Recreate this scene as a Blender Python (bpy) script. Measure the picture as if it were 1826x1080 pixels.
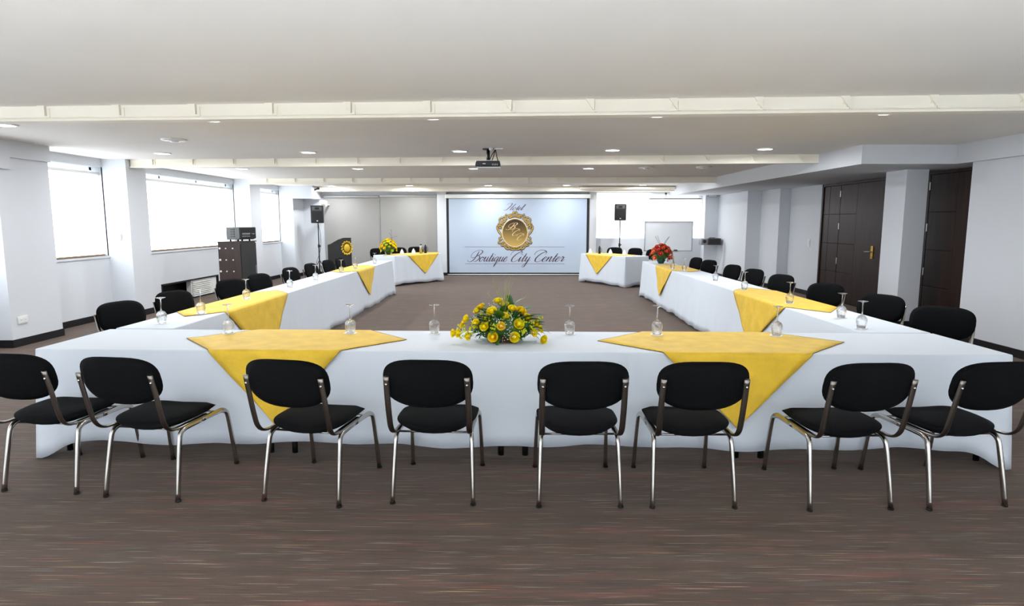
import bpy, bmesh, math, random
from mathutils import Vector, Matrix
R = math.radians
rnd = random.Random(7)
for o in list(bpy.data.objects): bpy.data.objects.remove(o)
SC = bpy.context.scene
COL = SC.collection

# ------------------------------------------------------------------ camera, world, exposure
H = 1.59
cam = bpy.data.objects.new('camera', bpy.data.cameras.new('camera'))
COL.objects.link(cam)
cam.location = (0, 0, H)
cam.rotation_euler = (R(90 - 7.377), 0, R(0.609))
cam.data.sensor_width = 36
cam.data.lens = 36 * 1120 / 1826
cam.data.clip_start = 0.05
SC.camera = cam
W = bpy.data.worlds.new('sky'); SC.world = W; W.use_nodes = True
W.node_tree.nodes['Background'].inputs[0].default_value = (0.93, 0.97, 1.0, 1)
W.node_tree.nodes['Background'].inputs[1].default_value = 1.6
SC.view_settings.view_transform = 'Standard'
SC.view_settings.look = 'None'
SC.view_settings.exposure = 0.15
SC.view_settings.gamma = 1.0
SC.view_settings.use_curve_mapping = False
DOWNLIGHT_W = 26.0
FILL_LIGHT_W = 36.0
BLIND_L = 3.5
BLIND_BACK_L = 2.2
BLIND_FILL_L = 2.0

# ------------------------------------------------------------------ materials
def srgb(r, g, b):
    f = lambda c: (c / 255) / 12.92 if c / 255 <= 0.04045 else ((c / 255 + 0.055) / 1.055) ** 2.4
    return (f(r), f(g), f(b), 1)

def mat(name, col, rough=0.6, metal=0.0, noise=0.0, nscale=8.0, bump=0.0, bscale=200.0, spec=0.5, stretch=(1, 1, 1), sheen=0.0, trans=0.0):
    m = bpy.data.materials.new(name); m.use_nodes = True
    nt = m.node_tree; p = nt.nodes['Principled BSDF']
    p.inputs['Base Color'].default_value = col
    p.inputs['Roughness'].default_value = rough
    p.inputs['Metallic'].default_value = metal
    p.inputs['Specular IOR Level'].default_value = spec
    if sheen: p.inputs['Sheen Weight'].default_value = sheen
    tc = nt.nodes.new('ShaderNodeTexCoord')
    mp = nt.nodes.new('ShaderNodeMapping'); mp.inputs['Scale'].default_value = stretch
    nt.links.new(tc.outputs['Object'], mp.inputs['Vector'])
    if noise:
        n = nt.nodes.new('ShaderNodeTexNoise'); n.inputs['Scale'].default_value = nscale; n.inputs['Detail'].default_value = 5
        nt.links.new(mp.outputs[0], n.inputs['Vector'])
        r = nt.nodes.new('ShaderNodeValToRGB')
        r.color_ramp.elements[0].position = 0.3; r.color_ramp.elements[1].position = 0.7
        r.color_ramp.elements[0].color = tuple(c * (1 - noise) for c in col[:3]) + (1,)
        r.color_ramp.elements[1].color = tuple(min(1, c * (1 + noise)) for c in col[:3]) + (1,)
        nt.links.new(n.outputs['Fac'], r.inputs[0]); nt.links.new(r.outputs[0], p.inputs['Base Color'])
    if bump:
        n = nt.nodes.new('ShaderNodeTexNoise'); n.inputs['Scale'].default_value = bscale; n.inputs['Detail'].default_value = 3
        nt.links.new(mp.outputs[0], n.inputs['Vector'])
        b = nt.nodes.new('ShaderNodeBump'); b.inputs['Strength'].default_value = bump; b.inputs['Distance'].default_value = 0.01
        nt.links.new(n.outputs['Fac'], b.inputs['Height']); nt.links.new(b.outputs[0], p.inputs['Normal'])
    return m

def emis(name, col, strength):
    m = bpy.data.materials.new(name); m.use_nodes = True
    nt = m.node_tree; p = nt.nodes['Principled BSDF']
    p.inputs['Base Color'].default_value = col
    p.inputs['Emission Color'].default_value = col
    p.inputs['Emission Strength'].default_value = strength
    p.inputs['Roughness'].default_value = 0.8
    return m

M = {}
M['wall'] = mat('wall_paint', srgb(220, 223, 228), 0.75, noise=0.012, nscale=1.3, bump=0.03, bscale=300, spec=0.25)
M['ceiling'] = mat('ceiling_paint', srgb(247, 243, 237), 0.8, noise=0.02, nscale=0.9, spec=0.2)
M['pale_bounce'] = mat('pale_floor_reflector', srgb(232, 234, 236), 0.35, noise=0.02)
M['beam'] = mat('beam_paint', srgb(253, 247, 232), 0.55, noise=0.015, nscale=3, spec=0.3)
M['base'] = mat('black_baseboard', srgb(24, 24, 28), 0.35, noise=0.2, nscale=6)
M['dark'] = mat('dark_void', srgb(16, 17, 18), 0.8, noise=0.2, nscale=5)
M['white_plastic'] = mat('white_plastic', srgb(238, 238, 235), 0.4, noise=0.01)
M['grey_metal'] = mat('grey_metal', srgb(150, 150, 150), 0.4, 0.6, noise=0.05)
M['blind_grey'] = mat('grey_blind_fabric', srgb(160, 158, 155), 0.85, noise=0.012, nscale=2, bump=0.05, bscale=400, spec=0.2)
M['cloth'] = mat('white_tablecloth', srgb(220, 227, 236), 0.72, noise=0.014, nscale=2.5, bump=0.12, bscale=14, spec=0.3, sheen=0.05)
M['yellow'] = mat('yellow_cloth', srgb(234, 193, 56), 0.62, noise=0.09, nscale=9, bump=0.25, bscale=60, spec=0.3, sheen=0.1)
M['hem'] = mat('dark_hem_thread', srgb(120, 92, 40), 0.8, noise=0.2, nscale=30)
M['black_fabric'] = mat('black_chair_fabric', srgb(9, 10, 12), 0.9, noise=0.3, nscale=90, bump=0.25, bscale=500, spec=0.12)
M['chrome'] = mat('chrome', srgb(190, 186, 180), 0.16, 1.0, noise=0.04, nscale=12)
M['chrome_dark'] = mat('chrome_bracket', srgb(128, 122, 116), 0.28, 1.0, noise=0.06, nscale=12)
M['black_metal'] = mat('black_metal', srgb(18, 18, 19), 0.4, 0.3, noise=0.15)
M['rubber'] = mat('black_rubber', srgb(20, 20, 20), 0.8, noise=0.2)
M['wood'] = mat('dark_wood', srgb(46, 30, 25), 0.45, noise=0.28, nscale=3.0, stretch=(6, 6, 0.6), bump=0.03, bscale=30, spec=0.25)
M['cab_wood'] = mat('dark_cabinet_veneer', srgb(62, 46, 41), 0.4, noise=0.25, nscale=3.0, stretch=(8, 8, 0.6))
M['black_ply'] = mat('black_lectern_laminate', srgb(26, 26, 28), 0.45, noise=0.2, nscale=4)
M['gold'] = mat('gold_metal', srgb(196, 160, 62), 0.35, 0.85, noise=0.1, nscale=30)
M['gold_paint'] = mat('gold_relief', srgb(212, 176, 40), 0.45, 0.25, noise=0.2, nscale=40)
M['plastic_black'] = mat('black_plastic', srgb(24, 24, 26), 0.45, noise=0.15, nscale=20)
M['plastic_grey'] = mat('charcoal_plastic', srgb(84, 84, 84), 0.5, noise=0.1, nscale=20)
M['grille'] = mat('speaker_grille', srgb(12, 12, 13), 0.6, noise=0.3, nscale=200, bump=0.4, bscale=400)
M['board'] = mat('whiteboard_enamel', srgb(244, 249, 254), 0.16, noise=0.008)
M['alu'] = mat('aluminium', srgb(190, 190, 190), 0.35, 0.9, noise=0.04)
M['pine'] = mat('pale_wood', srgb(150, 122, 92), 0.5, noise=0.15, nscale=4, stretch=(6, 6, 1))
M['table_top'] = mat('table_laminate', srgb(190, 180, 165), 0.5, noise=0.05)
M['rose'] = mat('yellow_rose', srgb(255, 226, 14), 0.55, noise=0.06, nscale=60, spec=0.3)
M['rose_c'] = mat('rose_centre', srgb(254, 208, 10), 0.55, noise=0.08, nscale=60, spec=0.3)
M['filler'] = mat('lime_filler_bloom', srgb(200, 206, 30), 0.6, noise=0.25, nscale=60)
M['leaf'] = mat('green_leaf', srgb(46, 96, 30), 0.45, noise=0.3, nscale=25)
M['leaf_lt'] = mat('light_green_leaf', srgb(104, 142, 38), 0.5, noise=0.25, nscale=25)
M['grass'] = mat('grass_blade', srgb(150, 156, 82), 0.5, noise=0.2, nscale=25)
M['babys'] = mat('tiny_white_blossom', srgb(240, 240, 240), 0.7, noise=0.03)
M['basket'] = mat('brown_basket', srgb(92, 56, 36), 0.6, noise=0.35, nscale=60, bump=0.6, bscale=160)
M['red'] = mat('red_orange_petal', srgb(238, 92, 60), 0.55, noise=0.22, nscale=40)
M['crimson'] = mat('crimson_petal', srgb(206, 62, 56), 0.55, noise=0.22, nscale=40)
M['orange'] = mat('orange_petal', srgb(246, 136, 84), 0.55, noise=0.2, nscale=40)
M['twig'] = mat('thin_twig', srgb(110, 104, 96), 0.7, noise=0.2)
M['green_glass'] = mat('dark_green_vase', srgb(22, 70, 46), 0.2, noise=0.2)
M['paper'] = mat('white_paper', srgb(244, 244, 244), 0.7, noise=0.01)
M['ink'] = mat('script_ink', srgb(92, 66, 80), 0.7, noise=0.2, nscale=3)
M['ink_line'] = mat('ruled_line_ink', srgb(150, 138, 146), 0.7, noise=0.05)
M['logo_gold'] = mat('printed_gold', srgb(182, 152, 84), 0.6, noise=0.35, nscale=22)
M['logo_dark'] = mat('printed_dark_gold', srgb(88, 70, 32), 0.6, noise=0.3, nscale=22)
M['logo_pale'] = mat('printed_pale_gold', srgb(226, 196, 138), 0.6, noise=0.1, nscale=22)
M['lens'] = mat('dark_lens', srgb(10, 12, 20), 0.08)
M['blue_trim'] = mat('blue_black_plastic', srgb(22, 30, 62), 0.35, noise=0.2, nscale=20)
M['blind'] = emis('backlit_roller_blind', (0.88, 0.95, 1.0, 1), BLIND_L)
M['blind_back'] = emis('backlit_back_blind', (0.95, 0.97, 1.0, 1), BLIND_BACK_L)
M['blind_fill'] = emis('fill_glow_blind', (0.9, 0.95, 1.0, 1), BLIND_FILL_L)  # glow of the unseen windows, added as fill light
M['lamp'] = emis('downlight_diffuser', (0.93, 0.96, 1.0, 1), 9.0)

def screen_mat():   # the projected picture: pale blue field, faint uneven tint
    m = mat('projection_screen', srgb(214, 226, 244), 0.65, spec=0.2)
    nt = m.node_tree; p = nt.nodes['Principled BSDF']
    tc = nt.nodes.new('ShaderNodeTexCoord'); n = nt.nodes.new('ShaderNodeTexNoise')
    n.inputs['Scale'].default_value = 0.8; n.inputs['Detail'].default_value = 1
    nt.links.new(tc.outputs['Object'], n.inputs['Vector'])
    r = nt.nodes.new('ShaderNodeValToRGB')
    r.color_ramp.elements[0].position = 0.35; r.color_ramp.elements[1].position = 0.65
    r.color_ramp.elements[0].color = srgb(180, 193, 212); r.color_ramp.elements[1].color = srgb(188, 202, 216)
    nt.links.new(n.outputs['Fac'], r.inputs[0]); nt.links.new(r.outputs[0], p.inputs['Base Color'])
    p.inputs['Emission Strength'].default_value = 0.07      # lit by the projector: a screen showing a picture
    nt.links.new(r.outputs[0], p.inputs['Emission Color'])
    return m
M['screen'] = screen_mat()

def oval_mat():     # printed medallion: dark bronze at the top to bright gold below
    m = mat('printed_medallion', srgb(120, 92, 40), 0.5)
    nt = m.node_tree; p = nt.nodes['Principled BSDF']
    tc = nt.nodes.new('ShaderNodeTexCoord'); s = nt.nodes.new('ShaderNodeSeparateXYZ')
    nt.links.new(tc.outputs['Generated'], s.inputs[0])
    r = nt.nodes.new('ShaderNodeValToRGB')
    e = r.color_ramp.elements
    e[0].position = 0.0; e[0].color = srgb(204, 170, 92)
    e[1].position = 1.0; e[1].color = srgb(44, 28, 14)
    k = e.new(0.6); k.color = srgb(108, 84, 34)
    k = e.new(0.85); k.color = srgb(66, 46, 20)
    nt.links.new(s.outputs['Z'], r.inputs[0]); nt.links.new(r.outputs[0], p.inputs['Base Color'])
    return m
M['oval'] = oval_mat()

def glass_mat(name, tint, ior=1.45):
    m = bpy.data.materials.new(name); m.use_nodes = True
    p = m.node_tree.nodes['Principled BSDF']
    p.inputs['Base Color'].default_value = tint
    p.inputs['Transmission Weight'].default_value = 1.0
    p.inputs['Roughness'].default_value = 0.02
    p.inputs['IOR'].default_value = ior
    return m
M['glass'] = glass_mat('clear_glass', (0.98, 0.99, 0.99, 1))
_nt = M['glass'].node_tree; _mx = _nt.nodes.new('ShaderNodeMixShader'); _tr = _nt.nodes.new('ShaderNodeBsdfTransparent')
_mx.inputs[0].default_value = 0.5       # thin blown glass lets half the light straight through
_nt.links.new(_nt.nodes['Principled BSDF'].outputs[0], _mx.inputs[1]); _nt.links.new(_tr.outputs[0], _mx.inputs[2])
_nt.links.new(_mx.outputs[0], _nt.nodes['Material Output'].inputs['Surface'])
M['pane'] = glass_mat('window_pane_glass', (0.95, 0.98, 1.0, 1), 1.02)

def carpet():
    m = bpy.data.materials.new('striped_carpet'); m.use_nodes = True
    nt = m.node_tree; p = nt.nodes['Principled BSDF']
    L = nt.links.new; N = nt.nodes.new
    tc = N('ShaderNodeTexCoord')
    def noise(sc, scale, detail, off=0.0):
        mp = N('ShaderNodeMapping'); mp.inputs['Scale'].default_value = sc; mp.inputs['Location'].default_value = (off, off * 1.7, 0)
        L(tc.outputs['Object'], mp.inputs['Vector'])
        n = N('ShaderNodeTexNoise'); n.inputs['Scale'].default_value = scale; n.inputs['Detail'].default_value = detail
        L(mp.outputs[0], n.inputs['Vector']); return n.outputs['Fac']
    def ramp(fac, stops):
        r = N('ShaderNodeValToRGB'); e = r.color_ramp.elements
        e[0].position, e[0].color = stops[0]; e[1].position, e[1].color = stops[-1]
        for a, c in stops[1:-1]:
            k = e.new(a); k.color = c
        L(fac, r.inputs[0]); return r.outputs[0]
    def mix(a, b, f, mode='MIX'):
        x = N('ShaderNodeMix'); x.data_type = 'RGBA'; x.blend_type = mode
        if isinstance(f, float): x.inputs[0].default_value = f
        else: L(f, x.inputs[0])
        L(a, x.inputs[6]); L(b, x.inputs[7]); return x.outputs[2]
    k0, k1 = (0, 0, 0, 1), (1, 1, 1, 1)
    c = ramp(noise((0.5, 16, 1), 1.0, 3), [(0.3, srgb(56, 42, 34)), (0.55, srgb(70, 53, 43)), (0.75, srgb(80, 62, 51))])
    def rgb(col):
        n = N('ShaderNodeRGB'); n.outputs[0].default_value = col; return n.outputs[0]
    # reddish bands, then fine pale, amber and red lines running across the room
    c = mix(c, rgb(srgb(124, 62, 54)), ramp(noise((0.9, 14, 1), 1.0, 3, 5.1), [(0.57, k0), (0.72, (0.6, 0.6, 0.6, 1))]))
    c = mix(c, rgb(srgb(70, 68, 60)), ramp(noise((0.7, 10, 1), 1.0, 3, 17.7), [(0.56, k0), (0.7, (0.6, 0.6, 0.6, 1))]))
    for sc, off, col, th in (((2.6, 120, 1), 2.3, srgb(168, 150, 128), 0.70), ((2.2, 130, 1), 9.1, srgb(182, 150, 84), 0.725),
                             ((2.4, 110, 1), 13.7, srgb(166, 62, 40), 0.72), ((3.0, 150, 1), 31.3, srgb(138, 146, 140), 0.71),
                             ((3.0, 160, 1), 41.3, srgb(34, 27, 25), 0.62)):
        c = mix(c, rgb(col), ramp(noise(sc, 1.0, 1, off), [(th - 0.03, k0), (th + 0.03, (0.6, 0.6, 0.6, 1))]))
    g = ramp(noise((1, 1, 1), 260.0, 3, 3.0), [(0.3, (0.45, 0.45, 0.45, 1)), (0.7, (1.4, 1.4, 1.4, 1))])
    c = mix(c, g, 0.85, 'MULTIPLY')
    L(c, p.inputs['Base Color'])
    p.inputs['Roughness'].default_value = 0.85
    p.inputs['Specular IOR Level'].default_value = 0.35
    p.inputs['Sheen Weight'].default_value = 0.18
    p.inputs['Sheen Tint'].default_value = (1.0, .85, .75, 1)
    p.inputs['Sheen Roughness'].default_value = 0.5
    b = N('ShaderNodeBump'); b.inputs['Strength'].default_value = 0.35; b.inputs['Distance'].default_value = 0.004
    L(noise((1, 1, 1), 260.0, 2, 1.0), b.inputs['Height']); L(b.outputs[0], p.inputs['Normal'])
    return m
M['carpet'] = carpet()

# ------------------------------------------------------------------ mesh helpers
class MB:
    def __init__(s): s.v = []; s.f = []; s.smooth = []
    def add(s, vs, fs, smooth=False):
        o = len(s.v); s.v += [tuple(v) for v in vs]
        s.f += [tuple(i + o for i in f) for f in fs]; s.smooth += [smooth] * len(fs); return s
    def box(s, x0, x1, y0, y1, z0, z1, rot=None, at=None):
        vs = [(x, y, z) for x in (x0, x1) for y in (y0, y1) for z in (z0, z1)]
        if rot is not None:
            m = Matrix.Rotation(rot, 3, 'Z'); c = Vector(at or (0, 0, 0)); vs = [m @ Vector(v) + c for v in vs]
        return s.add(vs, [(0, 1, 3, 2), (4, 6, 7, 5), (0, 4, 5, 1), (2, 3, 7, 6), (0, 2, 6, 4), (1, 5, 7, 3)])
    def prism(s, poly, axis, a, b):     # poly: 2D outline; axis: 'X','Y','Z' extrusion axis from a to b
        f = {'X': lambda p, t: (t, p[0], p[1]), 'Y': lambda p, t: (p[0], t, p[1]), 'Z': lambda p, t: (p[0], p[1], t)}[axis]
        n = len(poly)
        vs = [f(p, a) for p in poly] + [f(p, b) for p in poly]
        fs = [tuple(range(n)), tuple(range(2 * n - 1, n - 1, -1))] + [(i, i + n, (i + 1) % n + n, (i + 1) % n) for i in range(n)]
        return s.add(vs, fs)
    def tube(s, pts, ra, rb=None, n=8, side=None, taper=None, caps=True):
        pts = [Vector(p) for p in pts]; rb = rb or ra; vs = []
        prev = Vector(side) if side else None
        for i, p in enumerate(pts):
            t = (pts[min(i + 1, len(pts) - 1)] - pts[max(i - 1, 0)]).normalized()
            u = prev if prev is not None else (Vector((1, 0, 0)) if abs(t.x) < 0.9 else Vector((0, 1, 0)))
            u = (u - t * u.dot(t)).normalized(); prev = u
            w = t.cross(u); k = taper[i] if taper else 1
            vs += [p + u * (math.cos(2 * math.pi * j / n) * ra * k) + w * (math.sin(2 * math.pi * j / n) * rb * k) for j in range(n)]
        fs = []
        for i in range(len(pts) - 1):
            fs += [(i * n + j, i * n + (j + 1) % n, (i + 1) * n + (j + 1) % n, (i + 1) * n + j) for j in range(n)]
        s.add(vs, fs, True)
        if caps:
            o = len(s.v) - len(vs)
            s.f += [tuple(o + j for j in range(n - 1, -1, -1)), tuple(o + (len(pts) - 1) * n + j for j in range(n))]; s.smooth += [False, False]
        return s
    def lathe(s, prof, n=24, at=(0, 0, 0), closed=False):
        vs = []; k = len(prof)
        for r, z in prof:
            vs += [(at[0] + math.cos(2 * math.pi * j / n) * r, at[1] + math.sin(2 * math.pi * j / n) * r, at[2] + z) for j in range(n)]
        fs = [(i * n + j, i * n + (j + 1) % n, ((i + 1) % k) * n + (j + 1) % n, ((i + 1) % k) * n + j) for i in range(k if closed else k - 1) for j in range(n)]
        s.add(vs, fs, True)
        if not closed:
            o = len(s.v) - len(vs)
            if prof[0][0] > 1e-4: s.f.append(tuple(o + j for j in range(n - 1, -1, -1))); s.smooth.append(False)
            if prof[-1][0] > 1e-4: s.f.append(tuple(o + (k - 1) * n + j for j in range(n))); s.smooth.append(False)
        return s
    def ball(s, c, r, n=8, m=6, sq=(1, 1, 1)):
        prof = [(max(1e-5, math.sin(math.pi * i / m)), -math.cos(math.pi * i / m)) for i in range(m + 1)]
        t = MB().lathe(prof, n)
        return s.add([(c[0] + v[0] * r * sq[0], c[1] + v[1] * r * sq[1], c[2] + v[2] * r * sq[2]) for v in t.v], t.f, True)
    def merge(s, o, mtx=None):
        vs = [mtx @ Vector(v) for v in o.v] if mtx is not None else o.v
        k = len(s.v); s.v += [tuple(v) for v in vs]
        s.f += [tuple(i + k for i in f) for f in o.f]; s.smooth += o.smooth; return s
    def mesh(s, name, m):
        me = bpy.data.meshes.new(name); me.from_pydata(s.v, [], s.f)
        me.polygons.foreach_set('use_smooth', s.smooth)
        bm = bmesh.new(); bm.from_mesh(me); bmesh.ops.remove_doubles(bm, verts=bm.verts, dist=1e-6)
        bmesh.ops.recalc_face_normals(bm, faces=bm.faces); bm.to_mesh(me); bm.free()
        me.materials.append(M[m] if isinstance(m, str) else m); return me
    def build(s, name, m, parent=None, bevel=0.0, loc=None):
        o = bpy.data.objects.new(name, s.mesh(name, m)); COL.objects.link(o)
        if parent is not None: o.parent = parent
        if loc is not None: o.location = loc
        if bevel:
            b = o.modifiers.new('bevel', 'BEVEL'); b.width = bevel; b.segments = 2; b.limit_method = 'ANGLE'
        return o

def tag(o, label=None, cat=None, group=None, kind=None):
    if label: o['label'] = label
    if cat: o['category'] = cat
    if group: o['group'] = group
    if kind: o['kind'] = kind
    return o
def thing(name, label, cat, loc=(0, 0, 0), rz=0.0, group=None):
    o = bpy.data.objects.new(name, None); COL.objects.link(o)
    o.empty_display_size = 0.1
    o.location = loc; o.rotation_euler = (0, 0, rz)
    return tag(o, label, cat, group)
def struct(name, mb, m, parent=None, bevel=0.0, label=None):
    o = mb.build(name, m, parent, bevel)
    if parent is None: o['kind'] = 'structure'
    if label: o['label'] = label
    return o
def structroot(name, label=None):
    o = bpy.data.objects.new(name, None); COL.objects.link(o); o['kind'] = 'structure'; o.empty_display_size = 0.1
    if label: o['label'] = label
    return o
def copy_tree(o, parent=None):
    c = o.copy(); COL.objects.link(c); c.parent = parent
    for ch in list(o.children): copy_tree(ch, c)
    return c
def linked(o, loc):     # another part sharing mesh data
    c = o.copy(); COL.objects.link(c); c.location = loc; return c
def catmull(p, n=8, closed=False):
    p = [Vector(q) for q in p]; out = []
    k = len(p)
    for i in range(k if closed else k - 1):
        a = p[(i - 1) % k] if closed or i > 0 else p[0] * 2 - p[1]
        b, c = p[i], p[(i + 1) % k]
        d = p[(i + 2) % k] if closed or i + 2 < k else c * 2 - b
        for j in range(n):
            t = j / n
            out.append(0.5 * ((2 * b) + (c - a) * t + (2 * a - 5 * b + 4 * c - d) * t * t + (3 * b - a - 3 * c + d) * t ** 3))
    if not closed: out.append(p[-1])
    return out

# ------------------------------------------------------------------ room shell
XL, XR, YB, ZC = -6.80, 6.30, 18.85, 2.60
fl = MB(); fl.add([(-7.2, -4, 0), (6.8, -4, 0), (6.8, 19.4, 0), (-7.2, 19.4, 0), (-7.2, -4, -.2), (6.8, -4, -.2), (6.8, 19.4, -.2), (-7.2, 19.4, -.2)],
                  [(0, 1, 2, 3), (7, 6, 5, 4), (0, 4, 5, 1), (1, 5, 6, 2), (2, 6, 7, 3), (3, 7, 4, 0)])
struct('floor', fl, 'carpet', label='dark brown carpet with fine cross stripes in red, amber and grey')
struct('trim_40', MB().box(-6.8, 5.88, -4, 2.05, 0, .004), 'pale_bounce', label='unseen pale floor strip added to bounce light to the ceiling')  # unseen reflector, added to throw light up at the near ceiling
struct('ceiling', MB().box(-7.2, 6.8, -4, 19.4, ZC, ZC + .2), 'ceiling', label='smooth white ceiling')

WZ0, WZ1 = 1.03, 2.47
bays = [(-3.2, 1.2), (1.9, 5.6), (6.25, 7.77), (8.65, 10.37), (10.92, 15.13), (15.73, 17.98)]  # nearest bays, out of view, are added for light from the left
wl = MB()
NY0, NY1, NZ = 11.82, 14.1, 0.405
wl.box(-7.1, XL, -4, NY0, 0, WZ0); wl.box(-7.1, XL, NY1, 18.85, 0, WZ0); wl.box(-7.1, XL, NY0, NY1, NZ, WZ0)
wl.box(-7.1, XL, -4, 18.85, WZ1, ZC)
ys = [-4] + [y for b in bays for y in b] + [18.85]
for i in range(0, len(ys), 2): wl.box(-7.1, XL, ys[i], ys[i + 1], WZ0, WZ1)
struct('wall_left', wl, 'wall', label='white window wall with low sill band and pilasters')
# pilasters on the left wall
pil = [(1.2, 1.9), (5.6, 6.25), (7.77, 8.65), (10.37, 10.92), (15.13, 15.73), (17.98, 18.85)]
def pilaster(n, y0, y1, x=-6.41):
    c = struct('trim_%d' % n, MB().box(XL - .02, x, y0, y1, 0, ZC), 'wall', label='white pilaster on the left wall')
    b = MB(); b.box(XL, x + .012, y0 - .012, y1 + .012, 0, .10)
    b.build('baseboard', 'base', c)
    return c
P = [pilaster(i + 1, *p) for i, p in enumerate(pil)]
# baseboards on the left wall between the pilasters
bl = MB()
for a, b in ((-4, 1.19), (1.91, 5.59), (6.26, 7.75), (8.67, 10.35), (10.94, NY0), (NY1, 15.11), (15.75, 17.96)):
    bl.box(XL - .005, XL + .012, a, b, 0, .10)
struct('baseboard_left', bl, 'base')

def window(n, y0, y1):
    w = structroot('window_%d' % n, 'left wall window behind a white backlit roller blind')
    MB().box(-7.02, -7.01, y0, y1, WZ0, WZ1).build('pane', 'pane', w)
    fr = MB()
    fr.box(-7.05, -6.98, y0, y0 + .05, WZ0, WZ1); fr.box(-7.05, -6.98, y1 - .05, y1, WZ0, WZ1)
    fr.box(-7.05, -6.98, y0, y1, WZ1 - .05, WZ1); fr.box(-7.05, -6.98, y0, y1, WZ0, WZ0 + .05)
    k = max(1, int((y1 - y0) / 1.1))
    for i in range(1, k): fr.box(-7.05, -6.98, y0 + (y1 - y0) * i / k - .02, y0 + (y1 - y0) * i / k + .02, WZ0, WZ1)
    fr.build('window_frame', 'white_plastic', w)
    MB().box(-6.864, -6.860, y0 + .02, y1 - .02, WZ0 + .02, 2.345).build('blind', 'blind' if y0 > 6 else 'blind_fill', w)
    MB().tube([(-6.86, y0 + .01, 2.36), (-6.86, y1 - .01, 2.36)], .026, n=12).build('roller_tube', 'white_plastic', w)
    MB().box(-6.872, -6.852, y0 + .02, y1 - .02, WZ0 + .004, WZ0 + .03).build('bottom_bar', 'pine', w)
    MB().box(-7.0, XL + .02, y0, y1, WZ0 - .03, WZ0).build('window_sill', 'wall', w)
for i, b in enumerate(bays): window(i + 1, *b)

# low niche with a white louvred heater
nb = MB(); nb.box(-7.3, -7.1, NY0 - .05, NY1 + .05, -.02, NZ + .02)
struct('trim_20', nb, 'dark')
fr = MB(); fr.box(-7.1, XL + .012, NY0 - .0, NY0 + .03, 0, NZ); fr.box(-7.1, XL + .012, NY1 - .03, NY1, 0, NZ)
fr.box(-7.1, XL + .012, NY0, NY1, NZ - .03, NZ); fr.box(-7.1, XL + .012, NY0, NY1, 0, .02)
struct('trim_21', fr, 'dark', label='black frame around the low wall niche')
ht = thing('heater', 'white louvred heater set in the black low niche under the wide left window', 'heater', (-6.825, 13.5, .02))
MB().box(-.10, .0, -.55, .55, .0, .355).build('casing', 'white_plastic', ht, .005)
for i in range(8):
    MB().add([(0, -.52, .03 + i * .04), (.035, -.52, .014 + i * .04), (.035, .28, .014 + i * .04), (0, .28, .03 + i * .04),
              (0, -.52, .038 + i * .04), (.035, -.52, .022 + i * .04), (.035, .28, .022 + i * .04), (0, .28, .038 + i * .04)],
             [(0, 1, 2, 3), (7, 6, 5, 4), (0, 4, 5, 1), (1, 5, 6, 2), (2, 6, 7, 3), (3, 7, 4, 0)]).build('slat', 'white_plastic', ht)
MB().box(0, .012, .31, .53, .02, .34).build('side_panel', 'white_plastic', ht, .003)

# right wall: near stretch, door recess, column, recessed wall, pilasters
wr = MB()
wr.box(5.88, 6.7, -4, 8.36, 0, ZC)
wr.box(XR + .12, 6.7, 8.36, 13.3, 0, ZC)
wr.box(XR, 6.7, 13.3, 14.8, 0, ZC)
wr.box(6.05, 6.7, 14.8, 15.9, 0, ZC)
wr.box(5.82, 6.7, 16.4, 18.9, 0, ZC)
struct('wall_right', wr, 'wall', label='white right wall stepping back around the doors')
c1 = struct('trim_7', MB().box(5.70, 6.02, 9.45, 9.98, 0, 2.36), 'wall', label='white column between the two dark doors')
MB().box(5.69, 6.03, 9.44, 9.99, 0, .1).build('baseboard', 'base', c1)
c2 = struct('trim_8', MB().box(5.70, 6.1, 15.9, 16.4, 0, 2.36), 'wall', label='white pilaster far along the right wall')
MB().box(5.69, 6.1, 15.89, 16.41, 0, .1).build('baseboard', 'base', c2)
br = MB()
br.box(5.868, 5.89, -4, 8.36, 0, .10); br.box(XR - .012, XR + .01, 13.3, 14.8, 0, .10); br.box(6.038, 6.06, 14.79, 15.9, 0, .10); br.box(5.808, 5.83, 16.41, 18.85, 0, .10)
struct('baseboard_right', br, 'base')
# dropped soffit over the doors and the fascia along the near right wall
sf = MB()
sf.prism([(5.80, -4), (5.80, 8.56), (4.55, 8.56), (4.45, 18.9), (6.75, 18.9), (6.75, -4)], 'Z', 2.35, ZC + .01)
struct('trim_9', sf, 'wall', label='white dropped soffit above the doors')

# back wall
wb = MB()
WX0, WX1, BZ0, BZ1 = 2.30, 5.42, 1.09, 2.44
wb.box(-7.1, WX0, YB, 19.3, 0, ZC); wb.box(WX1, 6.7, YB, 19.3, 0, ZC)
wb.box(WX0, WX1, YB, 19.3, 0, BZ0); wb.box(WX0, WX1, YB, 19.3, BZ1, ZC)
struct('wall_back', wb, 'wall')
wf = MB(); FB = [(-6.0, -2.2), (-1.9, 1.9), (2.2, 5.6)]
wf.box(-7.1, 6.7, -4.2, -4.0, 0, WZ0); wf.box(-7.1, 6.7, -4.2, -4.0, WZ1, ZC)
xs_ = [-7.1] + [x for b in FB for x in b] + [6.7]
for i in range(0, len(xs_), 2): wf.box(xs_[i], xs_[i + 1], -4.2, -4.0, WZ0, WZ1)
struct('wall_front', wf, 'wall')
for i, (a, b) in enumerate(FB):  # windows behind the viewer, added to light the camera-facing sides
    w = structroot('window_%d' % (8 + i), 'unseen glowing window added behind the viewer as fill light')
    MB().box(a, b, -4.16, -4.15, WZ0, WZ1).build('pane', 'pane', w)
    MB().box(a + .02, b - .02, -4.064, -4.06, WZ0 + .02, 2.44).build('blind', 'blind_fill', w)
    MB().tube([(a + .01, -4.06, 2.45), (b - .01, -4.06, 2.45)], .022, n=12).build('roller_tube', 'white_plastic', w)
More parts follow.
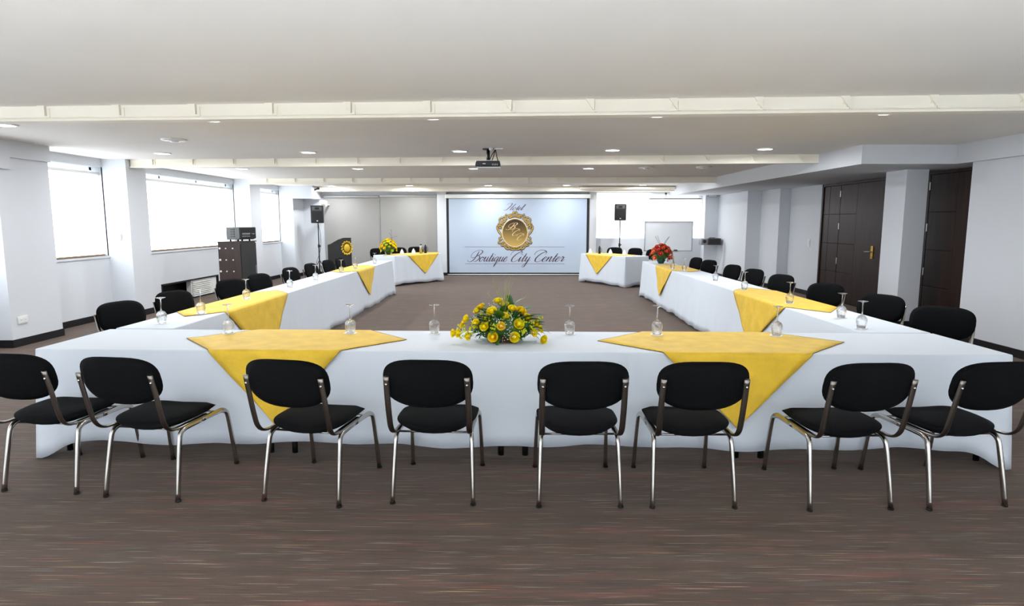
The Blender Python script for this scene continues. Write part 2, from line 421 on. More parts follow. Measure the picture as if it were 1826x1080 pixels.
pr = MB(); pr.box(-2.40, -2.13, 18.62, YB, 0, ZC)
struct('trim_10', pr, 'wall', label='white pier left of the screen')
MB().box(-2.41, -2.12, 18.61, YB, 0, .09).build('baseboard', 'base', bpy.data.objects['trim_10'])
struct('trim_11', MB().box(2.08, 2.29, 18.70, YB, 0, ZC), 'wall', label='white pier right of the screen')
struct('trim_12', MB().box(5.43, 5.83, 18.55, YB, 0, ZC), 'wall', label='white pier in the far right corner')
struct('baseboard_back', MB().box(-6.4, -2.41, YB - .012, YB + .01, 0, .10), 'base')
struct('trim_13', MB().box(-6.42, -5.85, 17.95, YB, 2.24, ZC + .01), 'wall', label='white boxed downstand in the far left corner')
struct('trim_14', MB().box(-5.86, 4.46, 18.32, 18.62, 2.455, ZC + .01), 'beam', label='white beam along the back wall')
struct('trim_15', MB().box(1.75, 4.72, 18.14, 18.315, 2.50, 2.575), 'beam', label='pale boxed rail below the ceiling right of the screen')
struct('trim_18', MB().box(-6.8, -6.375, 7.95, 8.66, 2.39, ZC + .01), 'wall', label='pale band along the top of the near left pilaster')
struct('trim_16', MB().box(-6.80, -6.36, 5.9, 7.95, 2.24, ZC + .01), 'wall', label='boxed downstand in front of the near left pilaster')
w7 = structroot('window_7', 'wide back window behind a white backlit roller blind')
MB().box(WX0, WX1, 19.05, 19.06, BZ0, BZ1).build('pane', 'pane', w7)
fr = MB()
for x in (WX0, 3.3, 4.36, WX1 - .05): fr.box(x, x + .05, 19.02, 19.08, BZ0, BZ1)
fr.box(WX0, WX1, 19.02, 19.08, BZ1 - .05, BZ1); fr.box(WX0, WX1, 19.02, 19.08, BZ0, BZ0 + .05)
fr.build('window_frame', 'white_plastic', w7)
MB().box(WX0 + .01, 3.86, 18.915, 18.919, BZ0 + .02, BZ1 - .01).build('blind', 'blind_back', w7)
MB().box(3.87, WX1 - .01, 18.925, 18.929, BZ0 + .02, 2.25).build('blind', 'blind_back', w7)
MB().tube([(3.87, 18.925, 2.26), (WX1 - .01, 18.925, 2.26)], .022, n=12).build('roller_tube', 'grey_metal', w7)
MB().box(WX0 + .01, WX1 - .01, 18.905, 18.93, BZ0, BZ0 + .022).build('bottom_bar', 'white_plastic', w7)
# grey blinds on the back wall, left of the screen
for i, (a, b) in enumerate(((-5.78, -4.15), (-4.11, -2.43))):
    t = thing('roller_blind', ('left' if i == 0 else 'right') + ' one of the two tall grey roller blinds on the back wall', 'blind', ((a + b) / 2, 18.80, .12), 0, None)
    w = (b - a) / 2
    MB().box(-w, w, -.004, .004, 0, 2.16 + .03 * i).build('fabric', 'blind_grey', t)
    MB().box(-w, w, -.012, .012, -.02, .012).build('bottom_bar', 'grey_metal', t)
    MB().tube([(-w, 0, 2.205 + .02 * i), (w, 0, 2.205 + .02 * i)], .032, n=12).build('roller_tube', 'white_plastic', t)
struct('trim_17', MB().box(-4.145, -4.115, 18.79, 18.84, .02, 2.36), 'grey_metal', label='dark joint between the grey blinds')

# ceiling beams: I-section with gusset brackets
def ceiling_beam(n, x0, x1, xr, yr, slope, gx0, face):
    ang = math.atan(slope)
    r = structroot('trim_%d' % n, 'white steel ceiling beam with small gusset brackets')
    r.location = (xr, yr, 0); r.rotation_euler = (0, 0, ang)
    a, b = x0 - xr, x1 - xr
    MB().box(a, b, .03, .10, 2.48, ZC + .005).build('web', 'beam', r)
    MB().box(a, b, 0.0, .14, 2.468, 2.488).build('flange', 'beam', r)
    g = MB(); g.prism([(0.032, ZC), (0.0, ZC), (0.0, ZC - .012), (0.032, 2.53)], 'X', -.004, .004)
    g.prism([(-.03, ZC), (.030, 2.515), (.038, 2.515), (.038, ZC)], 'Y', .002, .03)
    g.box(.045, .07, .02, .031, 2.50, 2.58)
    first = None; x = gx0 - xr
    while x < b - .05:
        if x > a + .03:
            if first is None: first = g.build('bracket', 'beam', r, loc=(x, 0, 0))
            else: linked(first, (x, 0, 0))
        x += .687
    return r
ceiling_beam(30, -6.8, 5.80, -.1, 5.43, -.054, -6.97, 0)
ceiling_beam(31, -6.41, 4.55, -.2, 10.04, -.066, -6.05, 0)
ceiling_beam(32, -6.41, 4.50, -.2, 14.75, -.045, -6.0, 0)

# ------------------------------------------------------------------ downlights
dl = thing('ceiling_downlight', 'x', 'ceiling light', (0, 0, ZC), 0, 'recessed round ceiling downlights')
MB().lathe([(.118, 0.002), (.125, -.006), (.112, -.012), (.098, -.012), (.096, .0), ], 28).build('rim', 'white_plastic', dl)
MB().lathe([(.0001, -.0115), (.098, -.0105), (.098, -.004), (.0001, -.004)], 28).build('diffuser', 'lamp', dl)
LX = (-5.3, -3.08, -.85, 1.33, 3.44)
rows = [(0.1, -.05, LX), (6.30, -.055, (-5.4,) + LX[1:]), (9.25, -.055, LX), (12.22, 0.0, LX[:4]), (15.4, -.04, LX), (17.86, -.03, LX), (-2.2, 0, LX)]
lab = {2: 'front', 3: 'middle', 5: 'far'}
cnt = ['leftmost', 'second from left', 'middle', 'second from right', 'rightmost']
cnt4 = ['leftmost', 'second from left', 'third from left', 'rightmost']
first = True
def area_lamp(x, y, z, w, nm='downlight_beam'):
    ld = bpy.data.lights.get(nm) or bpy.data.lights.new(nm, 'AREA')
    ld.shape = 'DISK'; ld.size = .17; ld.energy = w; ld.color = (.93, .965, 1.0); ld.spread = R(180 if nm == 'downlight_beam' else 110)
    l = bpy.data.objects.new('downlight_beam', ld); COL.objects.link(l); l.location = (x, y, z); return l
for ri, (y0, sl, xs) in enumerate(rows):
    if ri in (0, 6):    # unseen lamps over and behind the camera, added to brighten the near ceiling
        for x in xs: area_lamp(x, y0, ZC - .02, FILL_LIGHT_W, 'added_fill_light')
        continue
    for xi, x in enumerate(xs):
        y = y0 + sl * (x + .85)
        if ri == 1 and xi == 0: y = 6.72
        if ri == 1 and xi == 1: y = 6.42
        if ri == 4:
            area_lamp(x, y, ZC - .02, DOWNLIGHT_W); continue
        if ri == 1 and xi >= 2:
            L_ = 'round downlight peeking out behind the nearest beam, ' + ['centre one', 'right of centre', 'far right one'][xi - 2]
        elif ri == 1:
            L_ = ['round ceiling downlight at the far left edge below the nearest beam', 'round ceiling downlight touching the nearest beam, left half'][xi]
        else:
            L_ = 'round ceiling downlight, %s of the %s' % ((cnt4 if len(xs) == 4 else cnt)[xi], {2: 'row before the second beam', 3: 'row between second and third beams', 5: 'row nearest the back wall'}[ri])
        o = dl if first else copy_tree(dl)
        first = False
        o['label'] = L_
        o.location = (x, y, ZC)
        area_lamp(x, y, ZC - .03, DOWNLIGHT_W)
# ceiling discs
for (x, y, L_) in ((-4.26, 7.91, 'flat white round ceiling speaker left of the nearest beam bay'), (2.39, 12.0, 'white round ceiling disc right of the projector, nearer the middle'), (3.43, 11.9, 'white round ceiling disc beside the right soffit')):
    t = thing('ceiling_disc', L_, 'ceiling disc', (x, y, ZC))
    MB().lathe([(.14, 0.002), (.15, -.012), (.12, -.022), (.0001, -.026)], 28).build('cover', 'white_plastic', t)
    MB().lathe([(.05, -.02), (.05, -.034), (.0001, -.036)], 16).build('cap', 'white_plastic', t)

# ------------------------------------------------------------------ tablecloths
def smoothstep(t): t = max(0, min(1, t)); return t * t * (3 - 2 * t)
def cloth(name, label, corners, zb, flare, wave, drop, seed, ztop=.75, overall=0.0):
    rr = random.Random(seed); ph = [rr.uniform(0, 6.28) for _ in range(8)]
    mb = MB(); P_ = []; n4 = len(corners)
    cs = [Vector((c[0], c[1], 0)) for c in corners]
    for i in range(n4):
        a, b = cs[i], cs[(i + 1) % n4]; L = (b - a).length
        d = (b - a).normalized(); nr = Vector((d.y, -d.x, 0))
        pv = cs[i - 1]; d0 = (a - pv).normalized(); n0 = Vector((d0.y, -d0.x, 0))
        nx = cs[(i + 2) % n4]; d1 = (nx - b).normalized(); n1 = Vector((d1.y, -d1.x, 0))
        k = max(8, int(L / .035))
        fa, fb = flare[i - 1], flare[(i + 1) % n4]; f = flare[i]
        for j in range(k):
            s = L * j / k
            ca, cb = s, L - s
            w = .13
            ta = smoothstep(1 - ca / w) * .5; tb = smoothstep(1 - cb / w) * .5
            nn = (nr * (1 - ta - tb) + n0 * ta + n1 * tb)
            ff = f * (1 - ta - tb) + fa * ta + fb * tb
            # corner cascade: cloth falls longer and further out near a free corner
            q = 0
            for cc, other in ((ca, fa), (cb, fb)):
                if f > 0.001 and other > 0.001: q = max(q, math.exp(-(cc / .14) ** 2))
            wv = wave[i] * (math.sin(s * 7.1 + ph[0]) * .5 + math.sin(s * 15.3 + ph[1]) * .35 + math.sin(s * 31 + ph[2]) * .2)
            zz = zb[i] + .012 * math.sin(s * 3.3 + ph[3]) * (1 if f > .001 else 0) + .008 * math.sin(s * 9.7 + ph[4]) * (1 if f > .001 else 0) - drop * q
            P_.append((a + d * s, nn, ff + .05 * q, wv, max(.006, zz)))
    N = len(P_); r = .009
    rows_ = []
    def ring(fn): rows_.append([fn(*p) for p in P_])
    for k in range(4):
        an = math.pi / 2 * k / 3
        ring(lambda b, n, f, w, z, an=an: b + n * (r * math.sin(an) - r * .2) + Vector((0, 0, ztop - r * (1 - math.cos(an)))))
    for k in range(1, 9):
        v = k / 8
        ring(lambda b, n, f, w, z, v=v: b + n * (r * .8 + f * v + w * v ** 1.6) + Vector((0, 0, (ztop - r) * (1 - v) + z * v)))
    vs = [p for row in rows_ for p in row]
    fs = [(i * N + j, (i + 1) * N + j, (i + 1) * N + (j + 1) % N, i * N + (j + 1) % N) for i in range(len(rows_) - 1) for j in range(N)]
    mb.add(vs, fs, True)
    mb.f.append(tuple(range(N))); mb.smooth.append(False)
    me = mb.mesh(name, 'cloth')
    o = bpy.data.objects.new(name, me); COL.objects.link(o)
    sd = o.modifiers.new('thickness', 'SOLIDIFY'); sd.thickness = .002; sd.offset = -1
    return tag(o, label, 'tablecloth')

def table(label, cx, cy, L, D, rz, junction=True, h=.738):
    t = thing('folding_table', label, 'table', (cx, cy, 0), rz)
    MB().box(-L / 2, L / 2, -D / 2, D / 2, h - .03, h).build('tabletop', 'table_top', t, .004)
    for sx in (-1, 1):
        for sy in (-1, 1):
            x = sx * (L / 2 - .07); y = sy * (D / 2 - .045)
            MB().tube(catmull([(x - sx * .09, y - sy * .05, h - .03), (x - sx * .045, y - sy * .02, .5), (x, y, .36), (x, y, .2), (x, y, .012)], 4), .021, .016, n=8).build('leg', 'black_metal', t)
        MB().tube([(sx * (L / 2 - .07), -D / 2 + .05, .34), (sx * (L / 2 - .07), D / 2 - .05, .34)], .011, n=6).build('crossbar', 'black_metal', t)
    return t

FL, FR, BR_, BL_ = (-3.22, 4.085), (3.14, 3.955), (3.14, 4.72), (-3.22, 4.85)
cloth('tablecloth', 'long white tablecloth over the nearest table run, behind the front chairs', [FL, FR, BR_, BL_], [.12, .10, .35, .12], [.02, .03, 0.0, .03], [.010, .012, 0, .012], .13, 1)
an = math.atan2(FR[1] - FL[1], FR[0] - FL[0])
for i in range(4):
    cx = -3.2 + 1.585 * (i + .5); cy = 4.452 - .0204 * cx
    table('black-legged folding table under the nearest cloth, %s of four' % ['leftmost', 'second from left', 'third from left', 'rightmost'][i], cx - .0, cy - .0, 1.56, .76, an)
cloth('tablecloth', 'long white tablecloth over the left-hand table run', [(-2.745, 4.90), (-2.77, 13.73), (-3.20, 13.75), (-3.20, 4.90)], [.05, .05, .53, .06], [.055, .04, .03, 0.0], [.020, .012, .012, 0], .05, 2)
cloth('tablecloth', 'long white tablecloth over the right-hand table run', [(3.14, 4.76), (3.14, 13.4), (2.66, 13.5), (2.635, 4.76)], [.53, .06, .05, .05], [.03, .04, .055, 0.0], [.012, .012, .020, 0], .05, 3)
for sx, cx, w in ((-1, -2.975, .42), (1, 2.895, .46)):
    for k in range(4):
        table('narrow folding table under the %s cloth, %s from the front' % (('left' if sx < 0 else 'right'), ['first', 'second', 'third', 'fourth'][k]), cx, 4.97 + 2.15 * (k + .5), 2.1, w, R(90))
LBc = [(-3.05, 15.48), (-2.09, 16.86), (-2.72, 17.30), (-3.68, 15.92)]
cloth('tablecloth', 'white tablecloth on the angled back table left of the screen', LBc, [.05, .05, .06, .05], [.05, .05, .03, .05], [.012, .014, .010, .014], .03, 4)
RBc = [(1.66, 16.72), (2.58, 15.18), (3.2, 15.55), (2.28, 17.09)]
cloth('tablecloth', 'white tablecloth on the angled back table right of the screen', RBc, [.05, .05, .06, .05], [.05, .06, .03, .04], [.012, .026, .010, .012], .03, 5)
table('folding table hidden under the white cloth of the angled left back table', -2.885, 16.39, 1.62, .70, math.atan2(1.38, .96))
table('folding table hidden under the white cloth of the right back table', 2.43, 16.135, 1.72, .66, math.atan2(-1.54, .92))

# yellow overlays: diamond cloths folded over both long edges of the table
def overlay(label, c, d, w, a, b, fl1, fl2, zt=.7515, wavy=1.0, seed=0, skirt=.65, tlo=-9, thi=9):
    """c centre, d unit direction along the table, w half depth, a half diagonal along, b half diagonal across."""
    rr = random.Random(seed); p0 = rr.uniform(0, 6)
    d = Vector((d[0], d[1], 0)).normalized(); q = Vector((-d.y, d.x, 0)); c = Vector((c[0], c[1], 0))
    ts = []
    n = 44
    for i in range(n + 1): ts.append(-b + 2 * b * i / n)
    ts = sorted(ts + [w - .004, w + .004, w + .012, w + .02, -w + .004, -w - .004, -w - .012, -w - .02])
    ts = [t for t in ts if tlo <= t <= thi]
    m = 14; vs = []; edge = []
    for t in ts:
        hw = a * max(0, 1 - abs(t) / b)
        hw = max(hw, .004)
        for j in range(m + 1):
            s = hw * (2 * j / m - 1)
            over = abs(t) - w; sg = 1 if t > 0 else -1
            fl = fl2 if t > 0 else fl1
            if over <= 0: y, z = t, zt + .0012 * math.sin(s * 23 + t * 17 + p0) + .001
            else:
                e = min(over, .02); y = sg * (w + .004 + .016 * smoothstep(e / .02)) + sg * ((fl + .028) * max(0, over - .008) / skirt + wavy * .004 * math.sin(s * 17 + p0) * min(1, over / .2))
                z = zt - max(0, over - .004)
            v = c + d * s + q * y + Vector((0, 0, z)); vs.append(v)
            if j in (0, m): edge.append((j, v))
    k = m + 1
    fs = [(i * k + j, i * k + j + 1, (i + 1) * k + j + 1, (i + 1) * k + j) for i in range(len(ts) - 1) for j in range(m)]
    mb = MB().add(vs, fs, True)
    o = mb.build('table_overlay', 'yellow')
    sd = o.modifiers.new('thickness', 'SOLIDIFY'); sd.thickness = .0025; sd.offset = 1
    tag(o, label, 'table overlay', 'yellow diamond table overlays')
    h = MB()
    for jj in (0, m):
        h.tube([v + Vector((0, 0, .0015)) for j, v in edge if j == jj], .0022, n=5)
    h.build('hem', 'hem', o)
    return o
dF = (FR[0] - FL[0], FR[1] - FL[1])
overlay('yellow cloth draped over the nearest table, left half, behind the chairs', (-1.60, 4.43), dF, .385, .80, .87, .02, .0, seed=1)
overlay('yellow cloth draped over the nearest table, right half, behind the chairs', (1.42, 4.37), dF, .385, .86, .87, .02, .0, seed=2)
def side_overlay(label, x, y, w, a, b, inner_left, seed):
    # along +Y: q = (-1,0): t>0 is the -X side
    f_in, f_out = .055, .03
    overlay(label, (x, y), (0, 1), w, a, b, f_out if inner_left else f_in, f_in if inner_left else f_out, seed=seed, tlo=-(w + .2) if inner_left else -9, thi=9 if inner_left else w + .2)
side_overlay('yellow cloth on the left table run, the nearer of its two', -2.974, 6.58, .218, 1.08, .86, False, 3)
side_overlay('yellow cloth on the left table run, the farther of its two', -2.982, 11.30, .213, .95, .70, False, 4)
side_overlay('yellow cloth on the right table run, the nearer of its two', 2.893, 6.92, .25, 1.12, .78, True, 5)
side_overlay('yellow cloth on the right table run, the farther of its two', 2.900, 11.50, .24, .95, .76, True, 6)
def mid(a, b, t=.5): return ((a[0] * (1 - t) + b[0] * t), (a[1] * (1 - t) + b[1] * t))
cL = mid(mid(LBc[0], LBc[1], .60), mid(LBc[3], LBc[2], .60))
overlay('yellow cloth on the left back table beside the yellow bouquet', cL, (.96, 1.38), .374, 1.04, .87, .05, .03, seed=7)
cR = mid(mid(RBc[0], RBc[1], .42), mid(RBc[3], RBc[2], .42))
overlay('yellow cloth on the right back table in front of the screen edge', cR, (.92, -1.54), .35, .98, .84, .05, .03, seed=8)

# ------------------------------------------------------------------ chairs
def squircle(th, nx, ny=None):
    c, s = math.cos(th), math.sin(th); n = nx if s >= 0 else (ny or nx)
    return math.copysign(abs(c) ** (2 / n), c), math.copysign(abs(s) ** (2 / n), s)
def pad(rx, rz, nt, nb, thick, bend, plane, rings=6, seg=40, edge=.55, extra=None):
    """Upholstered pad: outline squircle; plane 'XZ' (backrest) or 'XY' (seat)."""
    mb = MB(); vs = []; fs = []
    layers = []
    for side in (1, -1):
        for i in range(rings + 1):
            r = i / rings if side == 1 else 1 - i / rings
            if side == -1 and i == 0: continue
            layers.append((r, side))
    for r, side in layers:
        t = thick / 2 * math.sqrt(max(0, 1 - r ** 5)) * (edge + (1 - edge) * (1 - r * r))
        for j in range(seg):
            u, v = squircle(2 * math.pi * j / seg, nt, nb)
            x, z = rx * u * max(r, 1e-3), rz * v * max(r, 1e-3)
            y = side * t
            if plane == 'XZ': vs.append((x, y + bend * x * x, z))
            else:
                e = extra(x, z) if extra else 0
                vs.append((x, z, (y if side > 0 else y * 1.1) + e))
    L = len(layers)
    for i in range(L - 1):
        fs += [(i * seg + j, i * seg + (j + 1) % seg, (i + 1) * seg + (j + 1) % seg, (i + 1) * seg + j) for j in range(seg)]
    fs.append(tuple(range(seg - 1, -1, -1))); fs.append(tuple((L - 1) * seg + j for j in range(seg)))
    return mb.add(vs, fs, True)

def make_chair():
    t = thing('visitor_chair', '', 'chair')
    s = pad(.234, .235, 3.8, 3.0, .092, 0, 'XY', extra=lambda x, y: .022 * (abs(x) / .234) ** 2 - .012 * max(0, -y / .215) ** 2 * (1 - (x / .232) ** 2) - .012 * max(0, y / .215) ** 3)
    so = s.build('seat', 'black_fabric', t, loc=(0, -.030, .432))
    b = pad(.245, .146, 3.1, 2.5, .066, .42, 'XZ')
    bo = b.build('backrest', 'black_fabric', t, loc=(0, -.385, .725)); bo.rotation_euler = (R(14), 0, 0)
    for sx in (-1, 1):
        bp = catmull([(sx * .216, -.416, .772), (sx * .219, -.386, .66), (sx * .219, -.355, .54), (sx * .217, -.325, .458), (sx * .212, -.262, .418), (sx * .206, -.12, .412), (sx * .205, .05, .412)], 5)
        k = MB().tube(bp, .0165, .0085, n=10, side=(1, 0, 0)).build('back_bracket', 'chrome_dark', t)
        MB().ball((sx * .217, -.413, .728), .008).build('bolt', 'chrome', k)
    leg = {}
    for sx in (-1, 1):
        rp = catmull([(sx * .230, -.285, 0.006), (sx * .224, -.25, .20), (sx * .219, -.222, .335), (sx * .216, -.205, .375), (sx * .213, -.172, .393), (sx * .21, -.12, .396), (sx * .208, .0, .396)], 5)
        fp = catmull([(sx * .230, .30, .006), (sx * .225, .272, .20), (sx * .220, .250, .335), (sx * .217, .235, .375), (sx * .213, .20, .393), (sx * .21, .15, .396), (sx * .208, .0, .396)], 5)
        for pth in (rp, fp):
            l = MB().tube(pth, .0128, .0165, n=12, side=(1, 0, 0)).build('leg', 'chrome', t)
            p0 = pth[0]
            MB().lathe([(.0155, 0), (.0165, .002), (.0165, .010), (.0135, .012)], 12, at=(p0.x, p0.y + .001, 0)).build('foot_cap', 'rubber', l)
    MB().tube([(-.21, -.165, .386), (.21, -.165, .386)], .0065, n=8).build('stretcher', 'chrome', t)
    MB().tube([(-.21, .195, .386), (.21, .195, .386)], .0065, n=8).build('stretcher', 'chrome', t)
    return t
chair0 = make_chair(); used = [False]
def chair(x, y, rz, label, group):
    o = copy_tree(chair0) if used[0] else chair0
    used[0] = True
    o.location = (x, y, 0); o.rotation_euler = (0, 0, rz); o['label'] = label; o['group'] = group
    return o
def front_chair(l, r, label, extra=0):
    l, r = Vector(l), Vector(r); m_ = (l + r) / 2; a = math.atan2(r.y - l.y, r.x - l.x) + extra
    f = Vector((-math.sin(a), math.cos(a))); p = m_ + f * .29
    chair(p.x, p.y, a, label, 'black chairs along the front of the nearest table')
FC = [((-3.051, 3.526), (-2.61, 3.492)), ((-2.404, 3.456), (-1.95, 3.395)), ((-1.466, 3.415), (-1.004, 3.334)), ((-.718, 3.386), (-.254, 3.37)),
      ((.112, 3.346), (.577, 3.351)), ((.746, 3.353), (1.215, 3.337)), ((1.612, 3.327), (2.079, 3.332)), ((2.286, 3.334), (2.741, 3.388))]
FN = ['black chair cut by the left picture edge, leftmost of the front row', 'second black chair from the left in the front row, by the left cloth corner', 'black chair before the left yellow overlay point, third in front row',
      'black chair left of the flower basket, fourth from left in front row', 'black chair right of the flower basket, fifth from left in front row', 'black chair before the right yellow overlay point, sixth in front row',
      'second black chair from the right in the front row', 'black chair nearest the right picture edge in the front row']
EX = [0, 0, 0, 0, 0, R(2), R(2), R(0)]
for (l, r), n_, e in zip(FC, FN, EX): front_chair(l, r, n_, e)
ordn = ['first', 'second', 'third', 'fourth', 'fifth', 'sixth', 'seventh', 'eighth']
for i, (y, ph) in enumerate(((5.67, 18), (6.57, 18), (7.92, 24), (8.77, 18), (9.98, 12), (10.97, 10), (11.97, 10), (12.77, 6))):
    a = R(-90 - ph); chair(-3.70 - math.sin(a) * .44, y + math.cos(a) * .44, a, '%s black chair from the front behind the left table run' % ordn[i], 'black chairs along the left table run')
for i, (y, ph) in enumerate(((5.42, 42), (6.31, 28), (7.46, 28), (8.71, 20), (9.74, 18), (10.70, 16), (12.04, 20), (12.9, 14))):
    a = R(90 + ph); chair(3.69 - math.sin(a) * .44, y + math.cos(a) * .44, a, '%s black chair from the front behind the right table run' % ordn[i], 'black chairs along the right table run')
def bchair(x, y, fx, fy, label):
    a = math.atan2(-fx, fy); f = Vector((fx, fy)).normalized()
    chair(x + f.x * .42, y + f.y * .42, a, label, 'black chairs behind the angled back tables')
bchair(-3.92, 17.3, .75, -.65, 'black chair behind the yellow bouquet on the left back table')
bchair(-3.42, 17.85, .7, -.7, 'black chair behind the left back table, just right of the bouquet')
bchair(-3.03, 18.35, .6, -.8, 'black chair behind the left back table, nearest the screen')
bchair(2.76, 18.0, -.6, -.8, 'black chair behind the right back table, beneath the right loudspeaker')
bchair(3.26, 17.5, -.75, -.65, 'black chair behind the right back table, middle of its three')
bchair(3.60, 16.75, -.8, -.55, 'black chair half hidden behind the red flowers')

# ------------------------------------------------------------------ stemmed glasses standing upside down on white coasters
def make_glass():
    t = thing('wine_glass', '', 'glass')
    prof = [(.031, 0), (.036, .025), (.041, .055), (.040, .075), (.030, .094), (.014, .104), (.006, .110), (.0045, .125), (.0042, .195), (.008, .205), (.026, .2105), (.037, .213), (.038, .2155), (.0001, .2165)]
    inner = [(.0001, .1025), (.012, .1005), (.028, .091), (.0382, .074), (.0392, .055), (.0343, .025), (.0295, 0)]
    mb = MB(); full = prof + [] ; vs = []
    k = inner + prof[0:]
    mb.lathe(k, 24)
    mb.build('glass_body', 'glass', t)
    return t
g0 = make_glass(); gused = [False]
co_mesh = MB().lathe([(.0001, 0), (.047, 0), (.048, .0012), (.047, .0024), (.0001, .0024)], 24).mesh('coaster', 'paper')
GN = [(-2.186, 4.65, 'front table, leftmost of the front six'), (-1.268, 4.66, 'front table, second from left'), (-.638, 4.69, 'front table, just left of the flower basket'),
      (.384, 4.66, 'front table, just right of the flower basket'), (1.03, 4.62, 'front table, at the left end of the right yellow overlay'), (1.904, 4.59, 'front table, rightmost of the front six'),
      (-2.96, 5.12, 'left table run, nearest the front corner'), (-2.90, 5.65, 'left table run, near tip of the first yellow overlay'), (-2.95, 6.73, 'left table run, middle of the first yellow overlay'),
      (-2.93, 7.98, 'left table run, just past the first yellow overlay'), (-2.93, 9.01, 'left table run, midway between the two overlays'), (-2.92, 10.3, 'left table run, before the second yellow overlay'),
      (-2.92, 11.2, 'left table run, middle of the second yellow overlay'), (-2.88, 12.55, 'left table run, beyond the second yellow overlay'),
      (2.72, 4.95, 'right table run, nearest the front corner'), (2.84, 5.50, 'right table run, second from the front'), (2.79, 6.45, 'right table run, on the first yellow overlay'),
      (2.80, 7.78, 'right table run, just past the first yellow overlay'), (2.82, 9.0, 'right table run, midway between the overlays'), (2.83, 10.75, 'right table run, near tip of the second overlay'), (2.74, 11.2, 'right table run, on the second overlay near the red flowers')]
def on_overlay(x, y):
    for cx, cy, a, b, ax in ((-1.60, 4.43, .80, .87, 0), (1.42, 4.37, .86, .87, 0), (-2.974, 6.58, 1.08, .86, 1), (-2.982, 11.3, .95, .70, 1), (2.893, 6.92, 1.12, .78, 1), (2.9, 11.5, .95, .76, 1)):
        u, v = (x - cx, y - cy) if ax == 0 else (y - cy, x - cx)
        if abs(u) / a + abs(v) / b < 1.06: return True
    return False
for x, y, L_ in GN:
    z = .7505 + (.0055 if on_overlay(x, y) else 0)
    c = bpy.data.objects.new('coaster', co_mesh); COL.objects.link(c); c.location = (x, y, z)
    tag(c, 'coaster under the glass on ' + L_, 'coaster', 'white coasters under the glasses')
    o = copy_tree(g0) if gused[0] else g0
    gused[0] = True
    o.location = (x, y, z + .0026); tag(o, 'upside-down glass, ' + L_, 'glass', 'upside-down wine glasses on the tables')

# ------------------------------------------------------------------ flowers
def rose_mb(r, cr):
    """A rose head opening along +Z, radius r."""
    mb = MB()
    mb.lathe([(.0001, -.75 * r), (.3 * r, -.6 * r), (.5 * r, -.2 * r), (.46 * r, .25 * r), (.28 * r, .5 * r), (.1 * r, .42 * r), (.0001, .3 * r)], 9)
    for layer, (n, rad, hgt, out) in enumerate(((3, .42, .62, .0), (4, .6, .56, .12), (5, .78, .42, .36))):
        for k in range(n):
            a0 = 2 * math.pi * (k + .37 * layer) / n + cr.uniform(-.2, .2)
            wd = 2.2 * math.pi / n * .62
            vs = []
            for i in range(4):
                v = i / 3
                for j in range(5):
                    u = j / 2 - 1
                    rr_ = r * (.25 + (rad - .25) * math.sin(v * math.pi * .5) + out * v * v)
                    z = r * (-.6 + (hgt + .6) * v - .16 * u * u * v - .18 * out * v)
                    a = a0 + u * wd * (.55 + .45 * math.sin(v * 2.2))
                    vs.append((math.cos(a) * rr_, math.sin(a) * rr_, z))
            mb.add(vs, [(i * 5 + j, i * 5 + j + 1, (i + 1) * 5 + j + 1, (i + 1) * 5 + j) for i in range(3) for j in range(4)], True)
    return mb
def leaf_mb(L, w, bend):
    mb = MB(); vs = []
    for i in range(6):
        v = i / 5; hw = w * math.sin(math.pi * min(1, v * .93 + .05)) ** .8
        z = bend * v * v * L
        vs += [(-hw, v * L, -z + hw * .35), (0, v * L, -z), (hw, v * L, -z + hw * .35)]
    fs = []
    for i in range(5):
        fs += [(i * 3, i * 3 + 1, i * 3 + 4, i * 3 + 3), (i * 3 + 1, i * 3 + 2, i * 3 + 5, i * 3 + 4)]
    return mb.add(vs, fs, True)
def orient(o, d, roll=0):
    o.rotation_mode = 'QUATERNION'
    q = Vector(d).normalized().to_track_quat('Z', 'Y')
    o.rotation_quaternion = q @ Matrix.Rotation(roll, 3, 'Z').to_quaternion()
cr = random.Random(11)
rose_meshes = [rose_mb(.030, cr).mesh('rose', 'rose') for _ in range(3)] + [rose_mb(.030, cr).mesh('rose', 'rose_c')]
leaf_meshes = [leaf_mb(.10, .026, .25).mesh('leaf', 'leaf'), leaf_mb(.085, .02, .4).mesh('leaf', 'leaf_lt'), leaf_mb(.12, .022, .5).mesh('leaf', 'leaf')]
def put(mesh, name, parent, loc, d, s=1.0, roll=0):
    o = bpy.data.objects.new(name, mesh); COL.objects.link(o); o.parent = parent; o.location = loc; o.scale = (s, s, s)
    orient(o, d, roll); return o
def put_leaf(mesh, parent, loc, d, s=1.0):
    o = bpy.data.objects.new('leaf', mesh); COL.objects.link(o); o.parent = parent; o.location = loc; o.scale = (s, s, s)
    d = Vector(d).normalized(); up = Vector((0, 0, 1)); x = d.cross(up)
    x = x.normalized() if x.length > .1 else Vector((1, 0, 0)); z = x.cross(d)
    o.rotation_mode = 'QUATERNION'; o.rotation_quaternion = Matrix((x, d, z)).transposed().to_quaternion(); return o

FA = thing('flower_arrangement', 'wide low arrangement of yellow roses in a brown basket on the nearest table', 'flowers', (-.10, 4.36, .7505))
bk = MB(); bk.box(-.088, .088, -.065, .065, 0, .068); bk.build('basket', 'basket', FA, .006)
wv = MB()
for z in (.012, .027, .042, .057):
    wv.tube([(-.091, -.068, z), (.091, -.068, z), (.091, .068, z), (-.091, .068, z), (-.091, -.068, z)], .004, n=5)
wv.build('wicker_band', 'basket', FA)
MB().ball((0, 0, .10), .09, 12, 8, (2.3, .85, 1.05)).build('foliage_mound', 'leaf', FA)
